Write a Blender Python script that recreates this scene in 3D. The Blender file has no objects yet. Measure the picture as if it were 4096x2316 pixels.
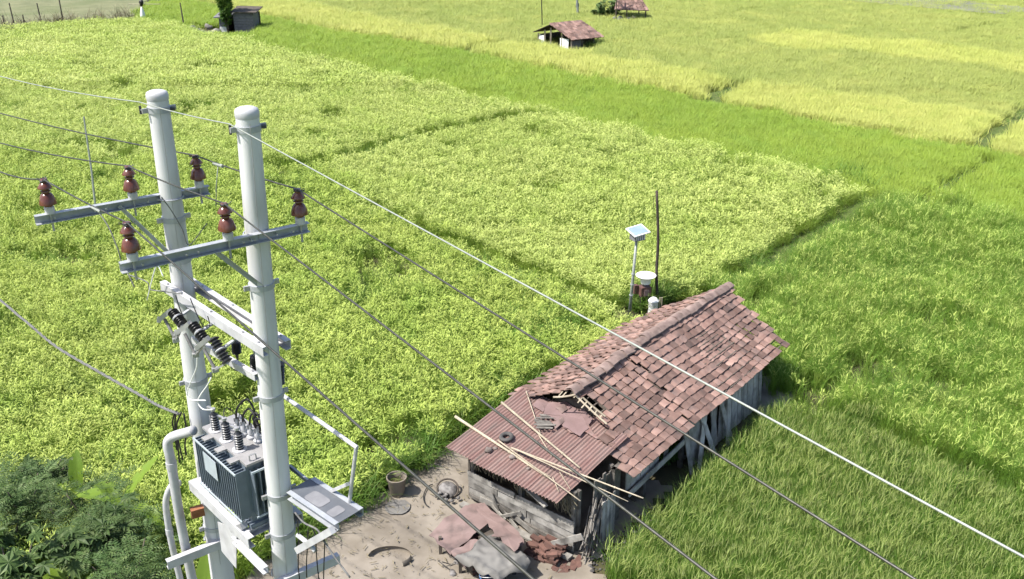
import bpy, bmesh, math, random
import numpy as np
from mathutils import Vector as Vec, Matrix, Euler, noise
R = math.radians
rnd = random.Random(7)
sc = bpy.context.scene
col = sc.collection

# ------------------------------------------------------------------ camera, sky, sun, exposure
CAM_H = 12.6; PITCH = R(24.05); FPX = 3700.0
cd = bpy.data.cameras.new('camera'); cam = bpy.data.objects.new('camera', cd); col.objects.link(cam)
cd.lens = 36.0*FPX/4096; cd.sensor_width = 36; cd.clip_end = 6000; cd.clip_start = .1
cam.location = (0, 0, CAM_H); cam.rotation_euler = (R(90)-PITCH, 0, 0); sc.camera = cam
SUN_EL, SUN_AZ = R(57), R(-107)          # azimuth from +Y towards +X: the sun stands to the left
w = bpy.data.worlds.new('World'); sc.world = w; w.use_nodes = True
nt = w.node_tree; sky = nt.nodes.new('ShaderNodeTexSky'); sky.sky_type = 'NISHITA'; sky.sun_disc = False
sky.sun_elevation = SUN_EL; sky.sun_rotation = SUN_AZ; sky.dust_density = 2.0; sky.air_density = 1.0
nt.links.new(sky.outputs[0], nt.nodes['Background'].inputs[0]); nt.nodes['Background'].inputs[1].default_value = .11
sd = bpy.data.lights.new('sun', 'SUN'); sd.energy = 4.2; sd.angle = R(.55); sd.color = (1, .955, .88)
sun = bpy.data.objects.new('sun', sd); col.objects.link(sun)
sdir = Vec((math.sin(SUN_AZ)*math.cos(SUN_EL), math.cos(SUN_AZ)*math.cos(SUN_EL), math.sin(SUN_EL)))
sun.rotation_euler = sdir.to_track_quat('Z', 'Y').to_euler()
sc.view_settings.view_transform = 'Standard'; sc.view_settings.look = 'None'
sc.view_settings.exposure = 1.1; sc.view_settings.gamma = 1
sc.render.engine = 'CYCLES'
sc.cycles.max_bounces = 4; sc.cycles.diffuse_bounces = 2; sc.cycles.transmission_bounces = 2; sc.cycles.use_adaptive_sampling = True; sc.cycles.adaptive_threshold = .03; sc.cycles.use_denoising = True

# ------------------------------------------------------------------ survey helpers: where a sighted point stands in the place
CP, SP = math.cos(PITCH), math.sin(PITCH)
def ray(x, y):
    u = (x-2048)/FPX; v = (1158-y)/FPX
    return Vec((u, CP+v*SP, -SP+v*CP))
def P(x, y, z=0.0):
    d = ray(x, y); k = (z-CAM_H)/d.z
    return Vec((d.x*k, d.y*k, z))
def Q(x, y, Y):
    d = ray(x, y); k = Y/d.y
    return Vec((d.x*k, Y, CAM_H+d.z*k))
def V(x, y, p0, d):
    r = ray(x, y); n = (-d[1], d[0]); k = (p0[0]*n[0]+p0[1]*n[1])/(r.x*n[0]+r.y*n[1])
    return Vec((r.x*k, r.y*k, CAM_H+r.z*k))

# ------------------------------------------------------------------ materials
MATS = {}
def mat(name, c1, c2=None, rough=.8, scale=6.0, metal=0.0, bump=0.0, spec=.3, rand=0.0, detail=5, stretch=(1, 1, 1),
        c3=None, scale3=1.0, amt3=.5, coords='Object', lo=.35, hi=.65):
    """noise between two colours, an optional larger stain colour, per-object random value shift and bump"""
    m = bpy.data.materials.new(name); m.use_nodes = True; N = m.node_tree.nodes; L = m.node_tree.links
    b = N['Principled BSDF']; b.inputs['Roughness'].default_value = rough; b.inputs['Metallic'].default_value = metal
    b.inputs['Specular IOR Level'].default_value = spec
    tc = N.new('ShaderNodeTexCoord'); mp = N.new('ShaderNodeMapping'); mp.inputs['Scale'].default_value = stretch
    src = tc.outputs[coords]
    L.new(src, mp.inputs[0])
    oi = N.new('ShaderNodeObjectInfo')
    add = N.new('ShaderNodeVectorMath'); add.operation = 'MULTIPLY_ADD'
    L.new(oi.outputs['Random'], add.inputs[0]); add.inputs[1].default_value = (37, 51, 23); L.new(mp.outputs[0], add.inputs[2])
    nz = N.new('ShaderNodeTexNoise'); nz.inputs['Scale'].default_value = scale; nz.inputs['Detail'].default_value = detail
    L.new(add.outputs[0], nz.inputs['Vector'])
    cr = N.new('ShaderNodeMapRange'); cr.inputs['From Min'].default_value = lo; cr.inputs['From Max'].default_value = hi
    L.new(nz.outputs['Fac'], cr.inputs['Value'])
    mx = N.new('ShaderNodeMix'); mx.data_type = 'RGBA'
    mx.inputs['A'].default_value = (*c1, 1); mx.inputs['B'].default_value = (*(c2 or c1), 1)
    L.new(cr.outputs[0], mx.inputs['Factor']); out = mx.outputs['Result']
    if c3:
        n3 = N.new('ShaderNodeTexNoise'); n3.inputs['Scale'].default_value = scale3; n3.inputs['Detail'].default_value = 6
        L.new(add.outputs[0], n3.inputs['Vector'])
        r3 = N.new('ShaderNodeMapRange'); r3.inputs['From Min'].default_value = .5; r3.inputs['From Max'].default_value = .68
        r3.inputs['To Max'].default_value = amt3; L.new(n3.outputs['Fac'], r3.inputs['Value'])
        m3 = N.new('ShaderNodeMix'); m3.data_type = 'RGBA'; L.new(out, m3.inputs['A']); m3.inputs['B'].default_value = (*c3, 1)
        L.new(r3.outputs[0], m3.inputs['Factor']); out = m3.outputs['Result']
    if rand:
        rr = N.new('ShaderNodeMapRange'); rr.inputs['To Min'].default_value = 1-rand; rr.inputs['To Max'].default_value = 1+rand
        L.new(oi.outputs['Random'], rr.inputs['Value'])
        hs = N.new('ShaderNodeHueSaturation'); L.new(rr.outputs[0], hs.inputs['Value']); L.new(out, hs.inputs['Color']); out = hs.outputs[0]
    L.new(out, b.inputs['Base Color'])
    if bump:
        bp = N.new('ShaderNodeBump'); bp.inputs['Strength'].default_value = bump; bp.inputs['Distance'].default_value = .02
        L.new(nz.outputs['Fac'], bp.inputs['Height']); L.new(bp.outputs[0], b.inputs['Normal'])
    MATS[name] = m
    return m
def leafmat(name, c1, c2, c3=None, trans=.35, nscale=.12, rand=.25, rough=.55):
    """leaf: diffuse + translucent; colour drifts across the field in world space and from plant to plant"""
    m = bpy.data.materials.new(name); m.use_nodes = True; N = m.node_tree.nodes; L = m.node_tree.links
    b = N['Principled BSDF']; b.inputs['Roughness'].default_value = rough; b.inputs['Specular IOR Level'].default_value = .25
    g = N.new('ShaderNodeNewGeometry')
    nz = N.new('ShaderNodeTexNoise'); nz.inputs['Scale'].default_value = nscale; nz.inputs['Detail'].default_value = 5; nz.inputs['Roughness'].default_value = .62
    L.new(g.outputs['Position'], nz.inputs['Vector'])
    mr = N.new('ShaderNodeMapRange'); mr.inputs['From Min'].default_value = .34; mr.inputs['From Max'].default_value = .66
    L.new(nz.outputs['Fac'], mr.inputs['Value'])
    mx = N.new('ShaderNodeMix'); mx.data_type = 'RGBA'; mx.inputs['A'].default_value = (*c1, 1); mx.inputs['B'].default_value = (*c2, 1)
    L.new(mr.outputs[0], mx.inputs['Factor']); out = mx.outputs['Result']
    if c3:
        n2 = N.new('ShaderNodeTexNoise'); n2.inputs['Scale'].default_value = nscale*6; n2.inputs['Detail'].default_value = 3
        L.new(g.outputs['Position'], n2.inputs['Vector'])
        m2r = N.new('ShaderNodeMapRange'); m2r.inputs['From Min'].default_value = .52; m2r.inputs['From Max'].default_value = .7
        L.new(n2.outputs['Fac'], m2r.inputs['Value'])
        m2 = N.new('ShaderNodeMix'); m2.data_type = 'RGBA'; L.new(out, m2.inputs['A']); m2.inputs['B'].default_value = (*c3, 1)
        L.new(m2r.outputs[0], m2.inputs['Factor']); out = m2.outputs['Result']
    oi = N.new('ShaderNodeObjectInfo'); rr = N.new('ShaderNodeMapRange')
    rr.inputs['To Min'].default_value = 1-rand; rr.inputs['To Max'].default_value = 1+rand; L.new(oi.outputs['Random'], rr.inputs['Value'])
    hs = N.new('ShaderNodeHueSaturation'); L.new(rr.outputs[0], hs.inputs['Value']); L.new(out, hs.inputs['Color'])
    L.new(hs.outputs[0], b.inputs['Base Color'])
    tr = N.new('ShaderNodeBsdfTranslucent'); L.new(hs.outputs[0], tr.inputs['Color'])
    ms = N.new('ShaderNodeMixShader'); ms.inputs[0].default_value = trans
    L.new(b.outputs[0], ms.inputs[1]); L.new(tr.outputs[0], ms.inputs[2])
    L.new(ms.outputs[0], N['Material Output'].inputs['Surface'])
    MATS[name] = m
    return m
def rgb(r, g, b):
    f = lambda c: ((c/255+.055)/1.055)**2.4 if c > 10 else c/255/12.92
    return (f(r), f(g), f(b))

mat('soil', (.045, .042, .022), (.07, .06, .03), .95, 1.2, bump=.4, c3=(.035, .05, .015), scale3=.4)
mat('far_land', (.09, .13, .03), (.16, .2, .05), .95, .05, c3=(.11, .15, .04), scale3=.02)
mat('yard', (0.17, 0.146, 0.116), (0.225, 0.197, 0.162), .92, 2.2, bump=.5, c3=(0.105, 0.088, 0.068), scale3=.7, amt3=.75, detail=9)
mat('dry_field', (0.115, 0.125, 0.06), (0.16, 0.165, 0.085), .95, .6, c3=(0.09, 0.115, 0.04), scale3=.2)
mat('mud', (0.13, 0.125, 0.115), (0.17, 0.165, 0.15), .8, .5, c3=(0.1, 0.11, 0.07), scale3=.15)
mat('bund', (.06, .09, .02), (.1, .12, .035), .95, 3, bump=.5)
mat('pole_white', (.58, .58, .585), (.46, .46, .465), .65, 5.0, spec=.3, stretch=(1, 1, .12), c3=(.25, .245, .23), scale3=3.4, amt3=.65, bump=.08, detail=9)
mat('galv', (0.36, 0.375, 0.395), (0.29, 0.305, 0.33), .45, 9, metal=.15, spec=.5, c3=(0.22, 0.23, 0.24), scale3=4, amt3=.4)
mat('white_paint', (0.46, 0.46, 0.47), (0.38, 0.38, 0.4), .5, 6, spec=.4, c3=(0.24, 0.235, 0.225), scale3=5, amt3=.35)
mat('tank_lid', (0.27, 0.265, 0.265), (0.23, 0.225, 0.23), .45, 5, spec=.4, c3=(0.17, 0.165, 0.16), scale3=4, amt3=.4)
mat('tank_blue', (0.1, 0.125, 0.155), (0.13, 0.158, 0.19), .4, 5, spec=.45, c3=(0.17, 0.19, 0.215), scale3=3, amt3=.3)
mat('walk_steel', (0.115, 0.122, 0.135), (0.09, 0.097, 0.11), .5, 5, metal=.1, spec=.4, c3=(0.16, 0.165, 0.17), scale3=3, amt3=.4)
mat('plate', (0.36, 0.41, 0.45), (0.32, 0.36, 0.4), .35, 8, spec=.5)
mat('porcelain_brown', (0.085, 0.024, 0.014), (0.12, 0.036, 0.02), .22, 12, spec=.6, c3=(0.2, 0.1, 0.08), scale3=14, amt3=.3)
mat('porcelain_black', (.018, .018, .02), (.03, .03, .033), .35, 10, spec=.5)
mat('grey_metal', (.28, .28, .29), (.36, .36, .37), .4, 10, metal=.3, spec=.5)
mat('dark_metal', (.04, .04, .042), (.07, .07, .072), .5, 10, metal=.3)
mat('rust', (.2, .075, .035), (.28, .12, .06), .8, 9)
mat('conductor', (0.045, 0.045, 0.04), (0.075, 0.075, 0.065), .45, 20, metal=.5, spec=.5)
mat('conductor_light', (0.3, 0.32, 0.29), (0.24, 0.26, 0.24), .5, 20, metal=.2)
mat('cable_grey', (0.1, 0.1, 0.1), (0.16, 0.16, 0.155), .7, 15)
mat('cable_black', (.012, .012, .013), (.02, .02, .021), .5, 15)
mat('tile', (0.17, 0.102, 0.083), (0.24, 0.156, 0.13), .9, 3.5, bump=.35, rand=.42, c3=(0.082, 0.066, 0.062), scale3=2.2, amt3=.7)
mat('ridge_mortar', (0.25, 0.185, 0.16), (0.18, 0.125, 0.11), .95, 6, bump=.6, rand=.2, c3=(0.13, 0.1, 0.088), scale3=3)
mat('rust_sheet', (0.175, 0.102, 0.09), (0.22, 0.15, 0.133), .75, 1.6, spec=.3, stretch=(1, 5, 1), c3=(0.135, 0.105, 0.092), scale3=1.2, amt3=.7)
mat('mauve_sheet', (0.16, 0.105, 0.1), (0.2, 0.135, 0.13), .75, 2.5, c3=(0.1, 0.07, 0.064), scale3=1.6, amt3=.5, rand=.08)
mat('old_wood', (0.14, 0.128, 0.115), (0.08, 0.072, 0.063), .95, 7, bump=.5, rand=.3, stretch=(1, 1, 1), c3=(0.2, 0.185, 0.165), scale3=2.5, amt3=.7)
mat('wall_board', (0.29, 0.275, 0.25), (0.19, 0.178, 0.16), .95, 5, bump=.4, rand=.22, c3=(0.06, 0.055, 0.05), scale3=2.6, amt3=.85)
mat('pale_plank', (.42, .4, .37), (.3, .285, .26), .95, 5, bump=.4, rand=.3, c3=(.14, .13, .12), scale3=2.6, amt3=.8)
mat('dark_wood', (.06, .048, .04), (.1, .085, .07), .95, 6, bump=.4, rand=.3)
mat('bamboo', (0.36, 0.31, 0.235), (0.28, 0.24, 0.175), .6, 5, stretch=(1, 1, 1), rand=.18, c3=(0.2, 0.17, 0.13), scale3=4)
mat('thatch', (.2, .17, .11), (.1, .085, .055), .95, 12, rand=.3)
mat('rubber', (.055, .052, .05), (.085, .08, .076), .85, 8)
mat('stone', (0.18, 0.15, 0.135), (0.13, 0.11, 0.1), .95, 7, bump=.5, rand=.25)
mat('clay_pot', (0.2, 0.17, 0.135), (0.165, 0.14, 0.11), .85, 4, c3=(0.12, 0.1, 0.08), scale3=3)
mat('tarp_pink', (0.155, 0.105, 0.095), (0.2, 0.142, 0.13), .7, 2, c3=(0.09, 0.066, 0.06), scale3=3.2, amt3=.8, bump=.4)
mat('tarp_white', (0.165, 0.158, 0.145), (0.125, 0.118, 0.108), .6, 2.2, c3=(0.08, 0.076, 0.07), scale3=1.8, amt3=.6)
mat('blue_plastic', (.02, .09, .24), (.03, .11, .28), .4, 4)
mat('brick', (0.13, 0.07, 0.055), (0.09, 0.05, 0.042), .95, 8, bump=.3, rand=.25)
mat('white_plastic', (.76, .76, .75), (.7, .7, .69), .4, 5)
mat('solar', (.2, .27, .42), (.26, .33, .48), .12, 3, spec=.8)
mat('brown_box', (.09, .045, .04), (.13, .07, .06), .6, 6)
mat('bark', (.09, .075, .055), (.14, .12, .09), .95, 9, bump=.5)
mat('dark_pole', (.045, .035, .03), (.07, .055, .045), .9, 6)
mat('worn_steel', (.2, .2, .21), (.16, .16, .17), .5, 8)
mat('weathered_grey', (0.16, 0.16, 0.165), (0.12, 0.12, 0.125), .85, 5, rand=.15, c3=(0.08, 0.08, 0.08), scale3=2)
mat('concrete', (0.2, 0.19, 0.165), (0.16, 0.15, 0.13), .9, 4, bump=.3, c3=(0.12, 0.11, 0.09), scale3=2)
mat('cloth_white', (.72, .74, .7), (.62, .64, .6), .8, 6)
mat('debris', (.16, .15, .145), (.06, .055, .052), .9, 9, rand=.5, c3=(.32, .31, .3), scale3=5)
# crops
leafmat('rice_a', (0.16, 0.26, 0.03), (0.225, 0.335, 0.042), (0.085, 0.18, 0.02))
leafmat('head_a', (0.355, 0.45, 0.09), (0.42, 0.49, 0.12), (0.29, 0.4, 0.07), trans=.25, rand=.15)
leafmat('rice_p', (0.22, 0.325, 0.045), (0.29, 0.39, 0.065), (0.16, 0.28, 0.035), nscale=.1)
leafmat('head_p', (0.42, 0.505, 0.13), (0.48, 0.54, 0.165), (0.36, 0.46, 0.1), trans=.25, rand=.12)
leafmat('head_f', (.17, .22, .055), (.22, .26, .07), trans=.25)
leafmat('rice_b', (0.22, 0.32, 0.04), (0.27, 0.36, 0.05), (0.24, 0.35, 0.05), trans=.4, rand=.14)
leafmat('rice_c', (0.4, 0.44, 0.11), (0.45, 0.47, 0.13), (0.37, 0.42, 0.1), rand=.12)
leafmat('rice_d', (0.27, 0.33, 0.08), (0.33, 0.37, 0.1), (0.37, 0.4, 0.11), nscale=.06, rand=.12)
leafmat('rice_e', (0.125, 0.24, 0.03), (0.185, 0.3, 0.04), (0.26, 0.345, 0.065), nscale=.4)
leafmat('rice_f', (0.085, 0.168, 0.022), (0.115, 0.2, 0.028), (0.15, 0.21, 0.038), nscale=.3)
leafmat('head_e', (0.34, 0.44, 0.1), (0.41, 0.48, 0.12), trans=.25)
leafmat('weed', (.07, .15, .02), (.13, .23, .035), (.28, .33, .1), nscale=.8)
leafmat('weed_green', (.1, .2, .03), (.16, .27, .04), nscale=.8)
leafmat('shrub_leaf', (0.085, 0.135, 0.04), (0.05, 0.095, 0.026), (0.16, 0.21, 0.08), nscale=1.2, trans=.3)
leafmat('banana_leaf', (0.12, 0.2, 0.022), (0.165, 0.25, 0.03), nscale=.9, trans=.4, rand=.15, rough=.4)
leafmat('dry_leaf', (.24, .21, .13), (.16, .16, .08), (.3, .28, .2), nscale=.8, trans=.2)
leafmat('creeper', (.06, .12, .02), (.1, .18, .03), nscale=.8)
M = MATS

# ------------------------------------------------------------------ mesh building
class MB:
    def __init__(s, org=(0, 0, 0)): s.v = []; s.f = []; s.o = Vec(org); s.mi = []; s.cur = 0
    def _add(s, vs, fs):
        n = len(s.v); s.v += [tuple(Vec(p)-s.o) for p in vs]; s.f += [tuple(n+i for i in f) for f in fs]; s.mi += [s.cur]*len(fs)
        return s
    def hexa(s, q):                    # 8 corners: bottom ring 0-3, top ring 4-7
        return s._add(q, [(3, 2, 1, 0), (4, 5, 6, 7), (0, 1, 5, 4), (1, 2, 6, 5), (2, 3, 7, 6), (3, 0, 4, 7)])
    def box(s, c, size, rz=0, rot=None):
        m = rot or Matrix.Rotation(rz, 3, 'Z'); x, y, z = [i/2 for i in size]; c = Vec(c)
        return s.hexa([c+m@Vec(p) for p in ((-x, -y, -z), (x, -y, -z), (x, y, -z), (-x, y, -z), (-x, -y, z), (x, -y, z), (x, y, z), (-x, y, z))])
    def beam(s, a, b, wd, ht, up=(0, 0, 1)):
        a, b = Vec(a), Vec(b); d = (b-a).normalized(); side = d.cross(Vec(up))
        if side.length < 1e-4: side = d.cross(Vec((0, 1, 0)))
        side = side.normalized()*wd/2; u = side.cross(d).normalized()*ht/2
        return s.hexa([a-side-u, b-side-u, b+side-u, a+side-u, a-side+u, b-side+u, b+side+u, a+side+u])
    def channel(s, a, b, wd, ht, t=.008, up=(0, 0, 1), flip=1):
        """C-section: web plate plus two flanges"""
        a, b = Vec(a), Vec(b); d = (b-a).normalized(); side = d.cross(Vec(up)).normalized()*flip; u = Vec(up).normalized()
        s.beam(a-side*(wd/2-t/2), b-side*(wd/2-t/2), t, ht-2*t, up)
        s.beam(a+u*(ht/2-t/2), b+u*(ht/2-t/2), wd, t, up); return s.beam(a-u*(ht/2-t/2), b-u*(ht/2-t/2), wd, t, up)
    def angle(s, a, b, wd, ht, t=.008, up=(0, 0, 1), flip=1):
        a, b = Vec(a), Vec(b); d = (b-a).normalized(); side = d.cross(Vec(up)).normalized()*flip; u = side.cross(d).normalized()*flip
        s.beam(a-side*(wd/2-t/2)-u*t/2, b-side*(wd/2-t/2)-u*t/2, t, ht-t, up); return s.beam(a+u*(ht/2-t/2), b+u*(ht/2-t/2), wd, t, up)
    def tube(s, pts, r, n=8, cap=True):
        pts = [Vec(p) for p in pts]; rs = r if isinstance(r, (list, tuple)) else [r]*len(pts); vs = []; fs = []
        prev = None
        for i, p in enumerate(pts):
            t = (pts[min(i+1, len(pts)-1)]-pts[max(i-1, 0)]).normalized()
            if prev is None:
                a = Vec((0, 0, 1)) if abs(t.z) < .9 else Vec((1, 0, 0)); x = t.cross(a).normalized()
            else: x = (prev-t*prev.dot(t)).normalized()
            prev = x; y = t.cross(x)
            vs += [p+(x*math.cos(2*math.pi*k/n)+y*math.sin(2*math.pi*k/n))*rs[i] for k in range(n)]
        for i in range(len(pts)-1):
            for k in range(n):
                fs.append((i*n+k, i*n+(k+1) % n, (i+1)*n+(k+1) % n, (i+1)*n+k))
        if cap: fs += [tuple(range(n-1, -1, -1)), tuple((len(pts)-1)*n+k for k in range(n))]
        return s._add(vs, fs)
    def lathe(s, base, prof, n=16, axis=(0, 0, 1)):
        base = Vec(base); ax = Vec(axis).normalized(); q = Vec((0, 0, 1)).rotation_difference(ax)
        vs = []; fs = []
        for r, z in prof:
            vs += [base+q@Vec((r*math.cos(2*math.pi*k/n), r*math.sin(2*math.pi*k/n), z)) for k in range(n)]
        for i in range(len(prof)-1):
            for k in range(n): fs.append((i*n+k, i*n+(k+1) % n, (i+1)*n+(k+1) % n, (i+1)*n+k))
        fs += [tuple(range(n-1, -1, -1)), tuple((len(prof)-1)*n+k for k in range(n))]
        return s._add(vs, fs)
    def torus(s, c, r, t, n=24, k=8, axis=(0, 0, 1), flat=1.0, arc=1.0):
        q = Vec((0, 0, 1)).rotation_difference(Vec(axis).normalized()); c = Vec(c); vs = []; fs = []
        for i in range(n):
            a = 2*math.pi*arc*i/n
            for j in range(k):
                b = 2*math.pi*j/k; rr = r+t*math.cos(b)
                vs.append(c+q@Vec((rr*math.cos(a), rr*math.sin(a), t*flat*math.sin(b))))
        for i in range(n if arc == 1 else n-1):
            for j in range(k): fs.append((i*k+j, ((i+1) % n)*k+j, ((i+1) % n)*k+(j+1) % k, i*k+(j+1) % k))
        return s._add(vs, fs)
    def quad(s, a, b, c, d): return s._add([a, b, c, d], [(0, 1, 2, 3)])
    def slab(s, poly, t):
        """thin solid from a 3D polygon, thickness t along its normal"""
        poly = [Vec(p) for p in poly]; n = (poly[1]-poly[0]).cross(poly[-1]-poly[0]).normalized()*t; k = len(poly)
        return s._add(poly+[p-n for p in poly], [tuple(range(k)), tuple(range(2*k-1, k-1, -1))]+[(i, i+k, (i+1) % k+k, (i+1) % k) for i in range(k)])
    def grid(s, fn, nu, nv):
        vs = [fn(i/nu, j/nv) for j in range(nv+1) for i in range(nu+1)]
        return s._add(vs, [(j*(nu+1)+i, j*(nu+1)+i+1, (j+1)*(nu+1)+i+1, (j+1)*(nu+1)+i) for j in range(nv) for i in range(nu)])
    def rock(s, c, r, sq=.7, seed=0):
        c = Vec(c); vs = []; fs = []; n, m = 9, 6; rs = random.Random(seed)
        ox = rs.random()*50
        for j in range(m+1):
            th = math.pi*j/m
            for i in range(n):
                ph = 2*math.pi*i/n; p = Vec((math.sin(th)*math.cos(ph), math.sin(th)*math.sin(ph), math.cos(th)*sq))
                vs.append(c+p*r*(1+.55*noise.noise(p*1.3+Vec((ox, 0, 0)))))
        for j in range(m):
            for i in range(n): fs.append((j*n+i, (j+1)*n+i, (j+1)*n+(i+1) % n, j*n+(i+1) % n))
        return s._add(vs, fs)
    def mesh(s, name, mats, smooth=False):
        me = bpy.data.meshes.new(name); me.from_pydata(s.v, [], s.f)
        for m in (mats if isinstance(mats, (list, tuple)) else [mats]): me.materials.append(M[m])
        if any(s.mi): me.polygons.foreach_set('material_index', s.mi)
        if smooth: me.polygons.foreach_set('use_smooth', [True]*len(me.polygons))
        me.update(); return me
    def build(s, name, mats, parent=None, smooth=False):
        o = bpy.data.objects.new(name, s.mesh(name, mats, smooth)); col.objects.link(o)
        if parent: o.parent = parent
        elif s.o.length: o.location = s.o
        return o
def smooth_by_angle(o, deg=40):
    me = o.data; me.polygons.foreach_set('use_smooth', [True]*len(me.polygons))
    bm = bmesh.new(); bm.from_mesh(me)
    for e in bm.edges:
        if len(e.link_faces) == 2 and e.calc_face_angle(0) > R(deg): e.smooth = False
    bm.to_mesh(me); bm.free(); return o
def tag(o, label=None, cat=None, group=None, kind=None):
    if label: o['label'] = label
    if cat: o['category'] = cat
    if group: o['group'] = group
    if kind: o['kind'] = kind
    return o
def thing(name, label, cat, loc, group=None, rz=0):
    o = bpy.data.objects.new(name, None); col.objects.link(o); o.location = loc; o.rotation_euler = (0, 0, rz); o.empty_display_size = .2
    return tag(o, label, cat, group)
def copy_tree(o, parent=None):
    c = o.copy(); col.objects.link(c); c.parent = parent
    for ch in o.children: copy_tree(ch, c)
    return c
def link_mesh(name, me, parent, loc=(0, 0, 0), rot=(0, 0, 0), scale=(1, 1, 1)):
    o = bpy.data.objects.new(name, me); col.objects.link(o); o.parent = parent; o.location = loc; o.rotation_euler = rot; o.scale = scale
    return o
def inpoly(x, y, poly):
    px = np.array([p[0] for p in poly]); py = np.array([p[1] for p in poly]); r = np.zeros(len(x), bool); j = len(px)-1
    for i in range(len(px)):
        cnd = ((py[i] > y) != (py[j] > y))
        xx = (px[j]-px[i])*(y-py[i])/((py[j]-py[i]) if py[j] != py[i] else 1e-9)+px[i]
        r ^= cnd & (x < xx); j = i
    return r
def distline(x, y, line):
    d = np.full(len(x), 1e9)
    for a, b in zip(line[:-1], line[1:]):
        ax, ay = a[0], a[1]; bx, by = b[0]-ax, b[1]-ay; L = bx*bx+by*by
        t = np.clip(((x-ax)*bx+(y-ay)*by)/L, 0, 1); d = np.minimum(d, np.hypot(x-ax-t*bx, y-ay-t*by))
    return d
def cat_sag(a, b, sag, n=24):
    a, b = Vec(a), Vec(b); return [a.lerp(b, i/n)-Vec((0, 0, sag*4*(i/n)*(1-i/n))) for i in range(n+1)]
def curve_pts(pts, n=10):
    """Catmull-Rom through the points"""
    pts = [Vec(p) for p in pts]; q = [pts[0]*2-pts[1]]+pts+[pts[-1]*2-pts[-2]]; out = []
    for i in range(1, len(q)-2):
        for k in range(n):
            t = k/n; a, b, c, d = q[i-1], q[i], q[i+1], q[i+2]
            out.append(.5*((2*b)+(c-a)*t+(2*a-5*b+4*c-d)*t*t+(3*b-a-3*c+d)*t**3))
    return out+[pts[-1]]

# ------------------------------------------------------------------ the ground
m = MB(); S = 3000
m.quad((-S, -S, 0), (S, -S, 0), (S, S, 0), (-S, S, 0)); tag(m.build('ground', 'far_land'), kind='structure')
m = MB(); m.quad((-70, 4, .004), (80, 4, .004), (80, 128, .004), (-70, 128, .004)); tag(m.build('field_soil', 'soil'), kind='structure')
def sheet(name, poly, z, material, cell=.25, amp=.03):
    """patch of ground cut to a polygon, with a ragged rim and gentle relief"""
    xs = [p[0] for p in poly]; ys = [p[1] for p in poly]; nx = int((max(xs)-min(xs))/cell)+2; ny = int((max(ys)-min(ys))/cell)+2
    X, Y = np.meshgrid(min(xs)-cell/2+np.arange(nx+1)*cell, min(ys)-cell/2+np.arange(ny+1)*cell)
    cx = (X[:-1, :-1]+cell/2).ravel(); cy = (Y[:-1, :-1]+cell/2).ravel(); ins = inpoly(cx, cy, poly).reshape(ny, nx)
    m = MB(); idx = {}
    def vid(j, i):
        if (j, i) not in idx:
            x, y = X[j, i], Y[j, i]; o = noise.noise_vector(Vec((x*1.7, y*1.7, 3)))*cell*.5
            idx[(j, i)] = len(m.v); m.v.append((x+o.x, y+o.y, z+amp*(noise.noise(Vec((x*.9, y*.9, 0)))+.4*noise.noise(Vec((x*3.1, y*3.1, 5))))))
        return idx[(j, i)]
    for j in range(ny):
        for i in range(nx):
            if ins[j, i]: m.f.append((vid(j, i), vid(j, i+1), vid(j+1, i+1), vid(j+1, i))); m.mi.append(0)
    return tag(m.build(name, material, smooth=True), kind='structure')
px = lambda pts, z=0: [P(x, y, z) for x, y in pts]
yard_poly = px([(2250, 1500), (2085, 1590), (1970, 1672), (1815, 1755), (1690, 1858), (1415, 2038), (1270, 2120), (1120, 2200), (960, 2330)])+[Vec((-4.6, 11)), Vec((3.2, 11)), Vec((1.6, 14.6)), Vec((3.6, 17.2)), Vec((1.4, 18.6))]
yard = sheet('yard', yard_poly, .05, 'yard', .22, .03)
far_yard = sheet('yard_patch', px([(2985, 1600), (3040, 1510), (3130, 1530), (3190, 1600), (3060, 1680)]), .05, 'concrete', .2, .02)
brown = sheet('harvested_field', px([(-700, 190), (0, 112), (170, 100), (300, 96), (430, 84), (530, 70), (570, 25), (640, -40), (-500, -60)]), .06, 'dry_field', 1.0, .05)
mudp = sheet('mud_flat', px([(3300, 10), (3650, -2), (4060, 45), (4120, 62), (3994, 80), (3704, 50)]), .5, 'mud', .9, .03)

# ------------------------------------------------------------------ fields: outlines surveyed at crop height
HO = Vec((.518, 16.467, 0)); HR = R(50.3)
def hl(x, y):                        # world -> house frame
    dx, dy = x-HO.x, y-HO.y; c, s = math.cos(HR), math.sin(HR); return dx*c+dy*s, -dx*s+dy*c
def hw(x, y, z=0.0):                 # house frame -> world
    c, s = math.cos(HR), math.sin(HR); return Vec((HO.x+x*c-y*s, HO.y+x*s+y*c, z))
AB = [(585, 85), (722, 111), (855, 147), (1200, 227), (1346, 268), (1782, 355), (2126, 437), (2700, 562), (3328, 700), (3504, 755)]
AE = [(3504, 757), (3312, 872), (3130, 985), (3026, 1062), (2916, 1090)]
BC = [(760, -10), (1000, 42), (1200, 82), (1346, 116), (1608, 151), (1852, 192), (2074, 239), (2423, 303), (2600, 334), (2821, 383), (3210, 453), (3506, 500), (3907, 572), (4096, 610), (4900, 760)]
CD = [(1100, -25), (1270, 17), (1550, 76), (2010, 154), (2600, 250), (2960, 320), (3355, 366), (3669, 401), (4096, 465), (4900, 590)]
EF = [(3165, 1590), (3486, 1681), (3646, 1765), (3869, 1849), (4096, 1932), (4900, 2200)]
BE = [(3504, 755), (3686, 788), (3889, 826), (4096, 892), (4900, 1110)]
ZC = .6
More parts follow.
